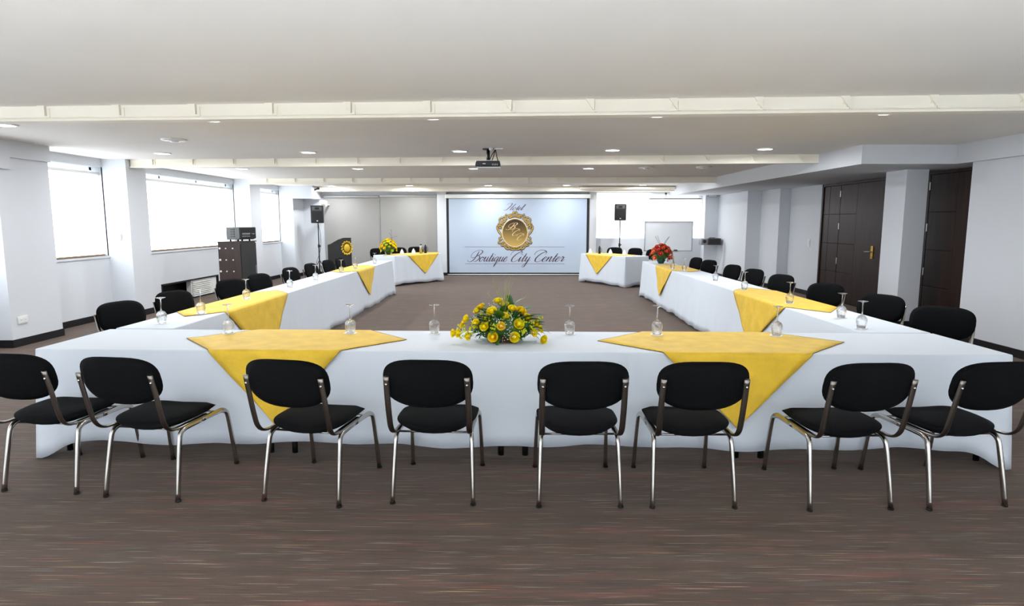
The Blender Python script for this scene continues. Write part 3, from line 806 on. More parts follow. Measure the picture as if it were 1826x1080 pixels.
# rose heads (x offset, forward offset, height, scale)
RS = [(-.355, -.03, .055, .95), (-.315, -.06, .062, 1.0), (-.245, -.09, .045, .9), (-.075, -.11, .045, 1.12), (.07, -.10, .042, 1.15), (.205, -.06, .065, .9), (.27, -.07, .018, 1.05),
      (.225, .0, .115, .95), (-.27, .0, .15, 1.0), (-.195, -.06, .128, 1.05), (-.135, -.09, .112, 1.0), (-.02, -.09, .115, .95), (.10, -.07, .125, 1.15), (.165, .0, .16, 1.0),
      (-.19, .02, .21, .95), (-.165, .02, .235, .95), (-.085, -.04, .21, 1.15), (.0, -.05, .175, 1.05), (.055, .0, .225, 1.0), (.115, -.01, .21, 1.15), (.0, .04, .25, 1.0), (-.045, .03, .275, 1.05),
      (.255, .05, .07, .9), (-.30, .05, .10, .9), (.12, .09, .18, 1.0), (-.1, .1, .19, 1.0), (.02, .12, .21, 1.0)]
for i, (x, y, z, s) in enumerate(RS):
    d = Vector((x * 2.2, (y - .03) * 3.2 - .25, (z - .06) * 3.0 + .12))
    put(rose_meshes[3 if i % 4 == 3 else i % 3], 'rose', FA, (x, y, z + .01), d, s, cr.uniform(0, 6))
for i in range(130):
    th = cr.uniform(0, 2 * math.pi); e = cr.uniform(-.1, 1.2)
    d = Vector((math.cos(th) * math.cos(e) * 1.5, math.sin(th) * math.cos(e) * .75, math.sin(e) + .08))
    k = cr.uniform(.55, .95)
    p = Vector((d.x * .145 * k, d.y * .11 * k, .06 + d.z * .15 * k))
    put_leaf(leaf_meshes[cr.randrange(3)], FA, p, d + Vector((cr.uniform(-.3, .3), cr.uniform(-.3, .3), cr.uniform(-.3, .2))), cr.uniform(.8, 1.3))
fm = MB()
for (cx, cy, cz) in ((-.30, -.02, .10), (-.25, -.07, .08), (-.13, -.03, .17), (-.11, -.06, .16), (-.07, -.09, .12), (.07, -.06, .15), (.03, -.02, .2), (.13, -.09, .08), (.18, -.03, .13), (.21, .0, .15), (.12, -.05, .16), (-.21, -.08, .1), (-.28, -.07, .06), (-.14, .0, .2), (.2, -.05, .1), (.24, .02, .155)):
    for _ in range(12):
        fm.ball((cx + cr.uniform(-.028, .028), cy + cr.uniform(-.028, .028), cz + cr.uniform(-.022, .022)), cr.uniform(.005, .009), 5, 4)
tag(fm.build('lime_filler', 'filler', FA), kind='stuff')
fm = MB()
for (cx, cy, cz) in ((-.22, -.03, .17), (-.08, .0, .25), (-.05, -.08, .16), (-.01, -.1, .15), (.03, -.11, .1), (.05, -.1, .08), (-.3, -.04, .08), (-.2, -.1, .06), (-.16, -.11, .08), (.16, -.08, .07), (.03, -.08, .19), (.05, -.06, .16), (.02, -.12, .05), (-.22, -.09, .05), (.2, -.06, .06)):
    for _ in range(16):
        fm.ball((cx + cr.uniform(-.03, .03), cy + cr.uniform(-.03, .01), cz + cr.uniform(-.025, .025)), cr.uniform(.0022, .004), 4, 3)
tag(fm.build('white_blossom_spray', 'babys', FA), kind='stuff')
for (tx, ty, tz, b) in ((.045, .02, .47, .01), (.03, .0, .475, -.01), (.065, .01, .46, .03), (.015, .03, .44, -.02), (-.08, .05, .45, -.05), (-.11, .02, .36, -.08), (.15, .02, .335, .09), (-.04, .0, .4, -.02)):
    pts = catmull([(0, .02, .2), (tx * .35 + b * .3, ty, .2 + (tz - .2) * .5), (tx * .75 + b * .4, ty, .2 + (tz - .2) * .85), (tx, ty, tz)], 5)
    nn = len(pts)
    MB().tube(pts, .0036, .0012, n=5, taper=[max(.15, 1 - i / nn * .9) for i in range(nn)]).build('grass_blade', 'grass', FA)

def bouquet(name, label, loc, W_, Hh, base, mats, n, leafn, seed, rs, vase_mat, vase_r, vase_h):
    c_ = random.Random(seed)
    t = thing(name, label, 'flowers', loc)
    MB().lathe([(vase_r * .6, 0), (vase_r, vase_h * .5), (vase_r * .9, vase_h), (vase_r * .8, vase_h), (vase_r * .7, vase_h * .3), (.0001, vase_h * .25)], 20).build('vase', vase_mat, t)
    MB().ball((0, 0, base + Hh * .3), 1, 12, 8, (W_ * .36, W_ * .34, Hh * .36)).build('foliage_mound', 'leaf', t)
    heads = [rose_mb(rs, c_).mesh('bloom', m) for m in mats]
    for i in range(n):
        th = 2 * math.pi * (i * .618); e = math.asin(min(1, (i + .5) / n * 1.06)) if i > 3 else -.12
        d = Vector((math.cos(th) * math.cos(e), math.sin(th) * math.cos(e), math.sin(e)))
        p = Vector((d.x * W_ * .46, d.y * W_ * .42, base + Hh * .2 + d.z * Hh * .7))
        put(heads[i % len(heads)], 'bloom', t, p, d + Vector((0, 0, .25)), c_.uniform(.85, 1.2), c_.uniform(0, 6))
    for i in range(leafn):
        th = c_.uniform(0, 6.28); e = c_.uniform(-.3, 1.3)
        d = Vector((math.cos(th) * math.cos(e), math.sin(th) * math.cos(e), math.sin(e)))
        p = Vector((d.x * W_ * .28, d.y * W_ * .28, base + Hh * .22 + d.z * Hh * .35))
        put_leaf(leaf_meshes[c_.randrange(3)], t, p, d, c_.uniform(.8, 1.15))
    return t
t = bouquet('flower_arrangement', 'round bouquet of yellow roses on the left back table', (-3.33, 16.05, .7505), .46, .36, .07, ['rose', 'rose', 'rose_c', 'filler'], 46, 40, 5, .034, 'green_glass', .07, .1)
for pts in ([(.05, 0, .3), (.1, 0, .45), (.08, 0, .64)], [(.08, 0, .4), (.07, 0, .5), (.03, 0, .56)], [(.09, 0, .42), (.16, 0, .46), (.24, 0, .47)]):
    MB().tube(catmull(pts, 4), .004, n=5).build('twig', 'twig', t)
t = bouquet('flower_arrangement', 'red and orange flowers in a green bowl at the far end of the right table', (2.88, 12.75, .7505), .44, .32, .09, ['red', 'orange', 'crimson', 'red'], 30, 44, 6, .042, 'green_glass', .085, .12)
for pts in ([(-.02, 0, .3), (-.06, 0, .42), (-.13, 0, .55)], [(0, 0, .3), (-.03, .02, .42), (-.09, 0, .56)], [(.02, 0, .3), (.06, 0, .42), (.14, 0, .53)], [(.02, 0, .3), (.1, .02, .44), (.16, 0, .55)]):
    MB().tube(catmull(pts, 4), .0035, n=5).build('twig', 'twig', t)

# ------------------------------------------------------------------ small things on the back tables
def napkin(x, y, label, z=.756):
    mb = MB(); vs = []
    for i, (r, h) in enumerate(((.055, 0), (.045, .05), (.02, .11), (.002, .135))):
        vs += [(math.cos(2 * math.pi * j / 12) * r * (1 + .12 * (j % 2)), math.sin(2 * math.pi * j / 12) * r * (1 + .12 * (j % 2)), h) for j in range(12)]
    fs = [(i * 12 + j, i * 12 + (j + 1) % 12, (i + 1) * 12 + (j + 1) % 12, (i + 1) * 12 + j) for i in range(3) for j in range(12)]
    o = mb.add(vs, fs, True).build('napkin', 'paper', loc=(x, y, z))
    tag(o, label, 'napkin', 'folded white napkins on the back tables')
napkin(-3.02, 16.25, 'white napkin folded to a peak, just right of the yellow bouquet')
napkin(-2.78, 16.62, 'white napkin folded to a peak beside the steel flask, left back table')
napkin(2.38, 16.35, 'white folded napkin on the right back table, before the first chair')
napkin(2.66, 15.85, 'white folded napkin on the right back table, near its right end')
napkin(1.90, 16.72, 'white folded napkin at the screen end of the right back table')
def flask(x, y, label, m, h=.24, r=.04):
    t = thing('flask', label, 'flask', (x, y, .757))
    MB().lathe([(r, 0), (r, h * .75), (r * .8, h * .84), (r * .5, h * .88)], 16).build('body', m, t)
    MB().lathe([(r * .55, h * .86), (r * .55, h), (.0001, h)], 12).build('lid', 'plastic_black', t)
    MB().tube(catmull([(r * .95, 0, h * .7), (r * 1.8, 0, h * .6), (r * 1.8, 0, h * .35), (r * .95, 0, h * .2)], 4), .006, n=6).build('handle', 'plastic_black', t)
flask(-2.60, 16.72, 'steel flask with black handle on the left back table', 'alu')
flask(-2.50, 16.85, 'dark flask beside the steel one on the left back table', 'plastic_black', .22, .035)
flask(2.12, 16.55, 'slim dark flask on the yellow cloth of the right back table', 'plastic_black', .2, .03)

# ------------------------------------------------------------------ media cabinet and amplifier
cb = thing('media_cabinet', 'dark wood cabinet with rows of round holes near the left pilaster', 'cabinet', (-5.55, 12.0, 0))
MB().box(-.20, .20, .02, .74, .0, 1.19).build('carcass', 'cab_wood', cb, .004)
pn = MB().box(-.205, .215, -.0, .02, .02, 1.19); po = pn.build('side_panel', 'cab_wood', cb)
MB().box(-.21, .225, -.01, .76, 1.19, 1.212).build('top', 'cab_wood', cb, .003)
MB().box(.20, .222, .03, .73, .06, 1.17).build('door', 'black_ply', cb, .003)
MB().box(.222, .235, .66, .675, .55, .72).build('handle', 'alu', cb)
for i, z in enumerate((1.08, .86, .64, .42)):
    for j, x in enumerate((-.175, -.06, .075)):
        MB().lathe([(.0001, 0), (.021 if j == 0 else .014, 0), (.021 if j == 0 else .014, .004), (.0001, .006)], 14).build('hole_ring', 'paper', cb, loc=(x, -.0, z)).rotation_euler = (R(90), 0, 0)
am = thing('amplifier', 'grey and black audio amplifier on top of the dark cabinet', 'amplifier', (-5.45, 12.32, 1.212), R(66))
am_body = MB().prism([(-.19, .05), (-.19, .27), (.16, .27), (.16, .03), (-.10, .03)], 'X', -.20, .20)
am_body.build('body', 'plastic_grey', am, .006)
# front panel faces -Y after rotation towards the room
MB().box(-.19, .19, -.205, -.19, .06, .265).build('control_panel', 'plastic_black', am, .003)
MB().box(-.15, .04, -.212, -.205, .13, .16).build('display', 'grey_metal', am)
MB().box(-.15, .04, -.210, -.205, .09, .105).build('slot', 'grey_metal', am)
for x in (.08, .12, .15):
    k = MB().lathe([(.014, 0), (.012, .015), (.0001, .016)], 12).build('knob', 'alu' if x == .12 else 'plastic_grey', am, loc=(x, -.205, .14)); k.rotation_euler = (R(90), 0, 0)
for i in range(4):
    MB().box(-.207, -.20, -.06, .04, .08 + i * .045, .105 + i * .045).build('vent_slot', 'plastic_black', am)
for x in (-.14, .14):
    for y in (-.08, .12): MB().lathe([(.018, 0), (.016, .035)], 10, at=(x, y, 0)).build('foot', 'rubber', am)

# ------------------------------------------------------------------ loudspeakers on stands
def speaker(label, slabel, x, y, z0, z1, w, d, rz):
    t = thing('loudspeaker', label, 'loudspeaker', (x, y, z0), rz)
    h = z1 - z0
    MB().prism([(-w / 2, -d / 2), (w / 2, -d / 2), (w * .36, d / 2), (-w * .36, d / 2)], 'Z', 0, h).build('cabinet', 'plastic_black', t, .02)
    MB().box(-w * .40, w * .40, -d / 2 - .008, -d / 2 + .002, .03, h * .66).build('grille', 'grille', t, .006)
    MB().box(-w * .36, w * .36, -d / 2 - .006, -d / 2 + .002, h * .72, h * .93).build('horn', 'plastic_grey', t, .006)
    MB().box(-w * .16, w * .16, -d / 2 - .007, -d / 2 - .004, h * .76, h * .89).build('horn_throat', 'grille', t)
    MB().box(-.02, .02, -d / 2 - .012, -d / 2 - .008, .045, .075).build('badge', 'alu', t)
    s = thing('speaker_stand', slabel, 'stand', (x, y, 0), rz)
    MB().tube([(0, 0, .06), (0, 0, .95)], .019, n=10).build('pole', 'black_metal', s)
    MB().tube([(0, 0, .9), (0, 0, z0 + .0)], .014, n=10).build('upper_pole', 'black_metal', s)
    MB().lathe([(.028, .88), (.03, .9), (.03, .95), (.02, .97)], 12).build('collar', 'black_metal', s)
    MB().ball((.04, 0, .92), .016).build('knob', 'rubber', s)
    for k in range(3):
        a = 2 * math.pi * k / 3 + .5
        MB().tube([(math.cos(a) * .02, math.sin(a) * .02, .5), (math.cos(a) * .33, math.sin(a) * .33, .02)], .011, n=7).build('leg', 'black_metal', s)
        MB().tube([(math.cos(a) * .015, math.sin(a) * .015, .14), (math.cos(a) * .2, math.sin(a) * .2, .225)], .008, n=6).build('brace', 'black_metal', s)
    return s
s1 = speaker('black loudspeaker on the stand in the far left corner', 'black tripod stand in the far left corner', -5.55, 17.45, 1.55, 2.03, .35, .30, R(12))
tag(MB().tube(catmull([(-5.53, 17.42, 1.5), (-5.47, 17.38, 1.2), (-5.50, 17.4, .8), (-5.60, 17.3, .4), (-5.52, 17.2, .03)], 5), .006, n=6).build('speaker_cable', 'rubber'), 'thin black cable hanging beside the left speaker stand', 'cable')
speaker('black loudspeaker in front of the bright back window', 'tripod stand in front of the bright back window', 2.93, 18.36, 1.62, 2.09, .345, .28, R(-6))
wlp = thing('wall_lamp', 'small white boxed wall lamp above the left loudspeaker', 'lamp', (-5.62, 18.12, 2.03))
MB().lathe([(.07, 0), (.085, .16), (.08, .16), (.066, .005)], 16).build('shade', 'white_plastic', wlp)
MB().box(-.02, .02, 0, .72, .04, .08).build('bracket', 'white_plastic', wlp)
MB().box(.10, .13, -.02, .02, .0, .15).build('side_fin', 'white_plastic', wlp)
MB().box(.05, .11, -.008, .008, .06, .09).build('fin_arm', 'white_plastic', wlp)
fb = thing('slatted_box', 'small pale slatted box on the floor behind the left chairs', 'box', (-5.1, 16.9, 0))
MB().box(-.16, .16, -.05, .05, 0, .34).build('body', 'grey_metal', fb, .005)
for i in range(5): MB().box(-.14, .14, -.062, -.05, .05 + i * .055, .08 + i * .055).build('slat', 'white_plastic', fb)
cm = thing('security_camera', 'tiny black security camera on the back beam, left', 'camera', (-5.78, 18.30, 2.535))
MB().box(-.03, .03, 0, .02, -.03, .03).build('bracket', 'plastic_black', cm)
MB().tube([(0, .01, 0), (-.03, -.06, -.02), (-.06, -.14, -.05)], .022, n=8).build('body', 'plastic_black', cm)

# ------------------------------------------------------------------ lectern
lc = thing('lectern', 'black lectern with a curved top and gold crest beyond the left table', 'lectern', (-4.72, 16.55, 0), R(14))
ol = [(-.30, 0), (.30, 0), (.30, 1.17), (.10, 1.17), (-.04, 1.12), (-.16, 1.05), (-.30, .97)]
MB().prism(ol, 'Y', -.02, .02).build('front_panel', 'black_ply', lc, .004)
MB().box(-.30, -.27, .02, .42, 0, .96).build('side_panel', 'black_ply', lc); MB().box(.27, .30, .02, .42, 0, 1.1).build('side_panel', 'black_ply', lc)
MB().prism([(-.30, .965), (.30, 1.10), (.30, 1.125), (-.30, .99)], 'Y', .02, .44).build('top', 'black_ply', lc)
MB().box(-.27, .27, .03, .40, .5, .52).build('shelf', 'black_ply', lc)
ce = bpy.data.objects.new('crest', None); COL.objects.link(ce); ce.parent = lc; ce.location = (.19, -.022, .90); ce['label'] = 'round gold crest'
cg = MB()
for a in range(14):
    th = 2 * math.pi * a / 14
    cg.tube(catmull([(math.cos(th) * .10, 0, math.sin(th) * .135), (math.cos(th + .2) * .138, -.03, math.sin(th + .2) * .178), (math.cos(th + .42) * .115, -.006, math.sin(th + .42) * .15)], 4), .016, n=6)
cg.build('wreath', 'gold_paint', ce)
d = MB().lathe([(.0001, .03), (.05, .026), (.078, .012), (.084, 0)], 24).build('medallion', 'gold_paint', ce); d.rotation_euler = (R(90), 0, 0); d.scale = (1, 1.35, 1)

# ------------------------------------------------------------------ whiteboard on easel, eraser, wall box
wbd = thing('whiteboard', 'white board in an aluminium frame in front of the back window', 'whiteboard', (4.22, 17.85, .78), R(-4))
MB().box(-.66, .66, -.01, .01, .0, .80).build('panel', 'board', wbd)
for x0, x1, z0, z1 in ((-.67, .67, -.02, .005), (-.67, .67, .795, .82), (-.67, -.645, -.02, .82), (.645, .67, -.02, .82)):
    MB().box(x0, x1, -.016, .016, z0, z1).build('frame_bar', 'alu', wbd, .002)
MB().box(-.30, .30, -.075, -.012, -.022, -.008).build('tray', 'alu', wbd)
ea = thing('easel', 'thin wooden easel legs under the white board', 'easel', (4.22, 17.9, 0), R(-4))
for x0, x1, y1, m in ((-.12, -.06, .0, 'chrome_dark'), (.12, .26, .0, 'pine')):
    MB().tube([(x0, .0, .76), (x1, -.05, .01)], .019, n=8).build('leg', m, ea)
MB().tube([(0.05, .04, .9), (0.05, .42, .01)], .017, n=8).build('leg', 'pine', ea)
MB().tube([(-.3, .03, .752), (.3, .03, .752)], .012, n=8).build('ledge', 'pine', ea)
er = thing('board_eraser', 'black eraser on the white board tray', 'eraser', (4.42, 17.79, .7725), R(-4))
MB().box(-.05, .05, -.018, .018, .0, .012).build('felt', 'plastic_grey', er); MB().box(-.05, .05, -.02, .02, .012, .035).build('grip', 'plastic_black', er, .004)
wx = thing('wall_box', 'dark boxed unit mounted on the right wall at the far end', 'projector', (5.51, 18.2, .93), R(0))
MB().box(-.12, .24, -.2, .12, 0, .19).build('body', 'plastic_grey', wx, .006)
MB().box(-.11, .235, -.21, -.2, .02, .175).build('front', 'black_ply', wx, .003)
MB().box(-.30, -.12, -.16, .10, .0, .18).build('end_unit', 'grey_metal', wx, .006)
k = MB().lathe([(.05, 0), (.045, .02), (.03, .02), (.0001, .012)], 18).build('lens', 'lens', wx, loc=(-.21, -.16, .10)); k.rotation_euler = (R(90), 0, 0)
MB().box(-.05, .22, .1, .35, .07, .11).build('bracket', 'black_metal', wx)
MB().box(-.05, .12, -.05, .0, .19, .21).build('top_bar', 'plastic_grey', wx)
wv_ = thing('emergency_lamp', 'flat grey fitting high on the far right wall', 'lamp', (5.6, 18.5, 2.30))
MB().box(-.15, .15, -.05, .05, 0, .05).build('casing', 'grey_metal', wv_, .006); MB().box(-.12, .12, -.056, -.05, .01, .04).build('lens', 'white_plastic', wv_)

# ------------------------------------------------------------------ doors
def door(n, label, y0, y1, hinge, handle_y, rows_z):
    r = structroot('door_%d' % n, label)
    x = XR + .04
    z1 = 2.34
    MB().box(x + .02, x + .10, y0, y1, 0, z1).build('backing', 'wood', r)
    fr = MB(); fr.box(XR - .0, x + .10, y0, y0 + .05, 0, z1); fr.box(XR - .0, x + .1, y1 - .05, y1, 0, z1); fr.box(XR, x + .1, y0, y1, z1 - .04, z1)
    fr.build('door_frame', 'wood', r)
    # boards: far strip is split by an upright groove, main leaf by level grooves
    cols_ = [(y1 - .05, y1 - .30), (y1 - .305, hinge + .004), (hinge - .004, hinge - .62), (hinge - .62, y0 + .06)]
    for ci, (a, b) in enumerate(cols_):
        zs = [0.02] + rows_z + [z1 - .045]
        if ci == 3: zs = [0.02, z1 - .045]
        for i in range(len(zs) - 1):
            MB().box(x - .02, x + .021, min(a, b) + .003, max(a, b) - (.003 if ci < 3 else 0), zs[i] + .003, zs[i + 1] - .003).build('panel', 'wood', r, .002)
    for z in (2.13, 1.50, .82):
        MB().box(x - .03, x - .012, hinge - .012, hinge + .012, z - .06, z + .06).build('hinge', 'alu', r, .002)
    if handle_y:
        hp = MB().box(x - .034, x - .018, handle_y - .035, handle_y + .035, .93, 1.16).build('handle_plate', 'gold', r, .003)
        MB().tube(catmull([(x - .03, handle_y, 1.055), (x - .075, handle_y, 1.055), (x - .08, handle_y + .03, 1.055), (x - .08, handle_y + .15, 1.05)], 4), .010, n=8).build('lever', 'alu', hp)
        MB().lathe([(.013, 0), (.011, .012), (.0001, .013)], 10).build('lock_cylinder', 'gold', hp, loc=(x - .032, handle_y, .96)).rotation_euler = (0, R(-90), 0)
    return r
door(1, 'far dark brown door with gold handle plate', 10.9, 13.29, 12.56, 11.32, [.60, 1.16, 1.735])
door(2, 'near dark brown door beyond the column', 8.40, 10.85, 9.86, None, [.60, 1.16, 1.735])
# the second leaf's frame strip by the column
# sockets and switches
def plate(name, label, cat, loc, rz, w, h, kind):
    t = thing(name, label, cat, loc, rz)
    MB().box(-w / 2, w / 2, -.012, 0, -h / 2, h / 2).build('plate', 'white_plastic', t, .003)
    if kind == 'socket':
        for x in (-w * .22, w * .22): MB().box(x - w * .14, x + w * .14, -.016, -.012, -h * .3, h * .3).build('outlet', 'paper', t, .002)
        for x in (-w * .22, w * .22):
            for s in (-1, 1): MB().box(x + s * w * .06 - .002, x + s * w * .06 + .002, -.017, -.0158, -.008, .008).build('slot', 'grey_metal', t)
    elif kind == 'switch':
        MB().box(-w * .3, w * .3, -.02, -.012, -h * .32, h * .32).build('rocker', 'paper', t, .002)
    else:
        MB().box(-w * .5, w * .5, -.035, -.012, -h * .5, h * .5).build('cover', 'white_plastic', t, .006)
        MB().box(-w * .3, -w * .1, -.037, -.035, -.006, .006).build('indicator', 'grey_metal', t)
    return t
plate('wall_socket', 'white double socket low on the near left pilaster', 'socket', (-6.408, 7.95, .335), R(90), .16, .09, 'socket')
plate('thermostat', 'small white thermostat box on the second left pilaster', 'thermostat', (-6.62, 10.368, 1.345), 0, .12, .12, 'thermo')
plate('light_switch', 'white light switch on the right wall beyond the far door', 'switch', (XR - .002, 13.74, 1.13), R(-90), .09, .16, 'switch')

# ------------------------------------------------------------------ ceiling projector
pj = thing('ceiling_projector', 'black projector hanging from the ceiling on a short pole', 'projector', (-.43, 9.0, 0))
MB().prism([(-.17, 2.345), (.17, 2.345), (.175, 2.37), (.165, 2.425), (-.165, 2.425), (-.175, 2.37)], 'Y', -.14, .14).build('body', 'blue_trim', pj, .008)
MB().box(-.165, .165, -.146, -.139, 2.352, 2.415).build('front_panel', 'plastic_black', pj, .003)
MB().box(-.155, .17, -.13, .13, 2.328, 2.346).build('base_plate', 'white_plastic', pj, .004)
MB().box(-.07, -.03, -.149, -.145, 2.38, 2.39).build('label_strip', 'alu', pj)
for i in range(4): MB().box(.06 + i * .022, .072 + i * .022, -.149, -.145, 2.362, 2.385).build('vent_slot', 'grey_metal', pj)
MB().tube([(0, 0, 2.42), (0, 0, ZC - .01)], .024, n=12).build('pole', 'black_metal', pj)
MB().box(-.075, .075, -.06, .06, ZC - .014, ZC).build('ceiling_plate', 'black_metal', pj)
MB().box(-.03, .06, -.03, .03, 2.42, 2.445).build('mount', 'alu', pj)
for pts in ([(.10, .0, ZC - .012), (.06, .0, 2.53), (.03, 0, 2.47), (.015, 0, 2.44)], [(.10, 0, ZC - .012), (.075, 0, 2.50), (.05, 0, 2.43)], [(.105, 0, ZC - .012), (.12, 0, 2.5), (.14, 0, 2.42)]):
    MB().tube(catmull(pts, 5), .006, n=6).build('cable', 'rubber', pj)
tag(MB().box(-.33, -.22, 8.9, 8.96, ZC - .018, ZC).build('cable_trunking', 'white_plastic'), 'short white trunking on the ceiling beside the projector mount', 'trunking')
tag(MB().lathe([(.028, 0), (.028, -.03), (.0001, -.034)], 14, at=(-.385, 8.88, ZC)).build('ceiling_socket', 'white_plastic'), 'small round white socket above the projector', 'socket')

# ------------------------------------------------------------------ projection screen with the hotel's picture
SY = 18.66
sc = thing('projection_screen', 'large pull-down screen showing the hotel name and a gold crest', 'screen', (-.03, SY, 0))
MB().box(-2.06, 2.06, -.002, .002, .06, 2.262).build('fabric', 'screen', sc)
bd = [(-2.085, -2.03, .04, 2.262), (2.03, 2.085, .04, 2.262), (-2.085, 2.085, .04, .085)]
for x0, x1, z0, z1 in bd: MB().box(x0, x1, -.004, .0035, z0, z1).build('black_border', 'base', sc)
MB().tube([(-2.10, 0, .028), (2.10, 0, .028)], .016, n=10).build('bottom_bar', 'white_plastic', sc)
MB().box(-2.13, 2.13, -.07, .05, 2.265, 2.385).build('housing', 'white_plastic', sc, .02)
PX = .0166
def P2(px, py): return ((px - 923.3) * PX, (421.5 - py) * PX + 1.165)   # picture layout units -> metres on the screen
# script lettering as flat ribbons of varying width
LT = {
 'o': ([[(.5, .95), (.2, .92), (.02, .5), (.2, .04), (.45, .06), (.62, .5), (.5, .95), (.5, .78), (.85, .8)]], .78),
 'u': ([[(0, .6), (.15, 1), (.15, .3), (.3, .02), (.55, .3), (.65, 1)], [(.65, 1), (.65, .2), (.8, .02), (1, .4)]], .95),
 't': ([[(0, .5), (.2, 1.0), (.25, 1.7)], [(.25, 1.7), (.22, .2), (.35, .02), (.6, .4)], [(.05, 1.05), (.5, 1.08)]], .55),
 'i': ([[(0, .5), (.18, 1)], [(.18, 1), (.18, .2), (.3, .02), (.55, .4)], [(.2, 1.48), (.2, 1.36)]], .52),
 'q': ([[(.58, .85), (.3, .98), (.02, .5), (.2, .03), (.5, .4), (.62, 1)], [(.62, 1), (.6, -.2), (.56, -1.1)], [(.56, -1.1), (.75, -.6), (.95, .4)]], .86),
 'e': ([[(.02, .35), (.4, .6), (.45, .9), (.25, .98), (.04, .5), (.15, .05), (.4, .03), (.7, .4)]], .64),
 'y': ([[(0, .6), (.15, 1), (.15, .3), (.3, .02), (.5, .25), (.62, 1)], [(.62, 1), (.6, -.8), (.4, -1.15), (.2, -.9), (.5, -.3), (.95, .4)]], .9),
 'n': ([[(0, .7), (.12, 1)], [(.12, 1), (.12, 0)], [(.12, .3), (.4, 1), (.55, .9), (.55, .2), (.68, .02), (.92, .4)]], .88),
 'r': ([[(0, .6), (.15, 1.08), (.25, .9), (.45, .95)], [(.45, .95), (.38, .3), (.48, .02), (.75, .4)]], .62),
 'l': ([[(0, .4), (.35, 1.6), (.3, 2.1), (.15, 1.8), (.12, .3), (.25, .02), (.55, .45)]], .45),
 'B': ([[(1.05, 2.1), (1.0, 1.2), (.8, .3), (.35, -.05), (-.1, .05), (-.2, .3)], [(.75, .9), (.25, .8), (-.05, 1.2), (.1, 1.9), (.8, 2.35), (1.5, 2.3), (1.75, 1.9), (1.45, 1.35), (1.05, 1.2)],
        [(1.05, 1.2), (1.6, 1.1), (1.75, .6), (1.35, .02), (.95, .1)]], 1.95),
 'C': ([[(1.5, 1.5), (1.6, 1.9), (1.25, 2.0), (.75, 1.5), (.5, .7), (.7, .05), (1.2, 0), (1.7, .5)], [(-.1, 1.35), (-.1, 2.0), (.4, 2.4), (1.1, 2.3), (1.6, 1.9)], [(1.0, .62), (1.05, .58)]], 1.65),
 'H': ([[(-.5, 1.9), (-.2, 2.4), (.35, 2.5), (.6, 2.1), (.55, 1.2), (.3, .2), (-.15, -.05), (-.4, .2)], [(1.5, 2.3), (1.3, 1.6), (1.15, .4), (1.3, 0), (1.6, .35)], [(.4, 1.05), (.9, 1.15), (1.35, 1.1)]], 1.6),
}
def word_mb(txt, x0, x1, base, xh, slant=.5, thin=.035, thick=.15, y=-.006, off=(0, 0)):
    strokes = []; cx = 0
    for ch in txt:
        st, adv = LT[ch]
        for s in st: strokes.append([(p[0] + cx + slant * p[1], p[1]) for p in catmull([(q[0], q[1], 0) for q in s], 7)])
        cx += adv
    mn = min(p[0] for s in strokes for p in s); mx = max(p[0] for s in strokes for p in s)
    kx = (x1 - x0) / (mx - mn)
    mb = MB()
    for s in strokes:
        n = len(s); vs = []
        for i, p in enumerate(s):
            a, b = s[max(0, i - 1)], s[min(n - 1, i + 1)]
            dx, dy = b[0] - a[0], b[1] - a[1]; l = math.hypot(dx, dy) or 1
            down = max(0, -dy / l)
            w = (thin + (thick - thin) * down ** 1.6 * min(1, min(i, n - 1 - i) / 4 + .35)) / 2
            nx, ny = -dy / l * w, dx / l * w
            for sg in (1, -1): vs.append((x0 + (p[0] - mn + sg * nx) * kx, y, base + (p[1] + sg * ny) * xh))
        mb.add(vs, [(2 * i, 2 * i + 1, 2 * i + 3, 2 * i + 2) for i in range(n - 1)])
    return mb
def word(txt, px0, px1, pyb, xh_px, label, m='ink', **k):
    x0, z = P2(px0, pyb); x1, _ = P2(px1, pyb)
    o = word_mb(txt, x0, x1, z, xh_px * PX, **k).build('lettering', m, sc); o['label'] = label; return o
word('Hotel', 898.5, 938, 375.8, 4.9, 'script word Hotel', thin=.05, thick=.2)
word('Boutique', 834, 905, 466.6, 8.6, 'script word Boutique', thin=.06, thick=.19)
word('City', 911, 946, 466.6, 8.6, 'script word City', thin=.06, thick=.19)
word('Center', 953, 1007, 466.6, 8.6, 'script word Center', thin=.06, thick=.19)
for py, thk in ((440.5, .012), (470.6, .012)):
    a = P2(829, py); b = P2(1007, py)
    MB().box(a[0], b[0], -.005, -.003, a[1] - thk / 2, a[1] + thk / 2).build('ruled_line', 'ink_line', sc)
cb_ = bpy.data.objects.new('emblem', None); COL.objects.link(cb_); cb_.parent = sc; cb_['label'] = 'gold baroque emblem with the letters BCC'
ecx, ecz = P2(918.4, 415.7)
cb_.location = (ecx, -.006, ecz)
rx, rz = 22.2 * PX, 24.3 * PX
ov = MB(); n = 48
ov.add([(0, -.006, 0)] + [(math.cos(2 * math.pi * j / n) * rx, -.006, math.sin(2 * math.pi * j / n) * rz) for j in range(n)], [(0, 1 + j, 1 + (j + 1) % n) for j in range(n)])
ov.build('medallion', 'oval', cb_)
rg = MB().tube([(math.cos(2 * math.pi * j / n) * rx * 1.02, -.008, math.sin(2 * math.pi * j / n) * rz * 1.02) for j in range(n + 1)], .004, .018, n=6, side=(0, 1, 0))
rg.build('rim', 'logo_pale', cb_)
def U(x, y): return ((x - 550) / 11.37 * PX, -.004, (690 - y) / 11.37 * PX)     # emblem sketch units
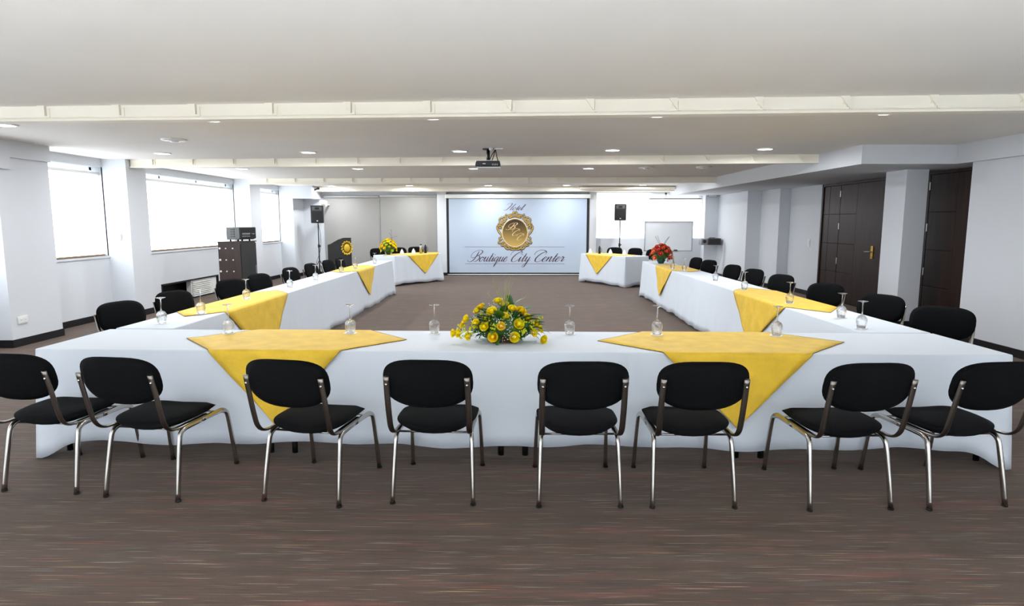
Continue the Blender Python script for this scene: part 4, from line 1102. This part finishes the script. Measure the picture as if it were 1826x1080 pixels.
sw = [[(310, 590), (250, 600), (225, 560), (250, 530), (275, 560), (255, 580)], [(210, 530), (190, 580), (240, 680), (290, 760)], [(200, 520), (260, 500), (320, 540)], [(180, 590), (230, 680), (285, 745)],
      [(330, 500), (250, 480), (240, 420), (290, 385), (325, 420), (300, 455), (275, 435)], [(330, 440), (370, 400), (350, 360), (320, 380)], [(355, 310), (400, 340), (450, 330), (500, 310)], [(400, 370), (460, 350), (550, 340)],
      [(420, 400), (470, 375), (550, 365)], [(500, 310), (520, 280), (550, 262)], [(520, 310), (550, 285)], [(290, 760), (240, 790), (245, 830), (290, 830)], [(300, 810), (230, 860), (225, 900), (280, 890), (300, 860)],
      [(260, 930), (300, 950), (340, 920), (320, 890)], [(340, 900), (380, 960), (370, 1000), (410, 1020), (440, 990), (410, 970)], [(400, 960), (460, 1020), (550, 1030)], [(450, 970), (500, 990), (550, 985)], [(460, 1025), (500, 985), (550, 1015)],
      [(270, 480), (330, 470), (370, 430)], [(310, 400), (360, 420), (400, 395)], [(350, 870), (300, 900), (330, 960)], [(380, 920), (340, 960), (380, 1000)]]
e1 = MB(); e2 = MB()
for k, s in enumerate(sw):
    for mir in (1, -1):
        pts = [Vector(U(x, y)) for x, y in s]
        if mir < 0: pts = [Vector((-p.x, p.y, p.z)) for p in pts]
        cp = catmull(pts, 6); nn = len(cp)
        e1.tube(cp, .003, .017, n=6, side=(0, 1, 0), taper=[.55 + .45 * math.sin(math.pi * i / (nn - 1)) for i in range(nn)])
        e2.tube([p + Vector((0, .002, 0)) for p in cp], .001, .034, n=6, side=(0, 1, 0), taper=[.6 + .4 * math.sin(math.pi * i / (nn - 1)) for i in range(nn)])
e1.build('scroll_frame', 'logo_gold', cb_); e2.build('scroll_shadow', 'logo_dark', cb_)
def lword(ch, x0, x1, yb, xh):
    a = U(x0, yb); b = U(x1, yb)
    o = word_mb(ch, a[0], b[0], a[2], xh / 11.37 * PX, thin=.09, thick=.26, y=-.016).build('letter', 'logo_pale', cb_); o['label'] = 'pale gold script letter ' + ch
lword('B', 365, 600, 625, 58); lword('C', 490, 650, 745, 58); lword('C', 585, 735, 838, 58)

bpy.context.view_layer.update()
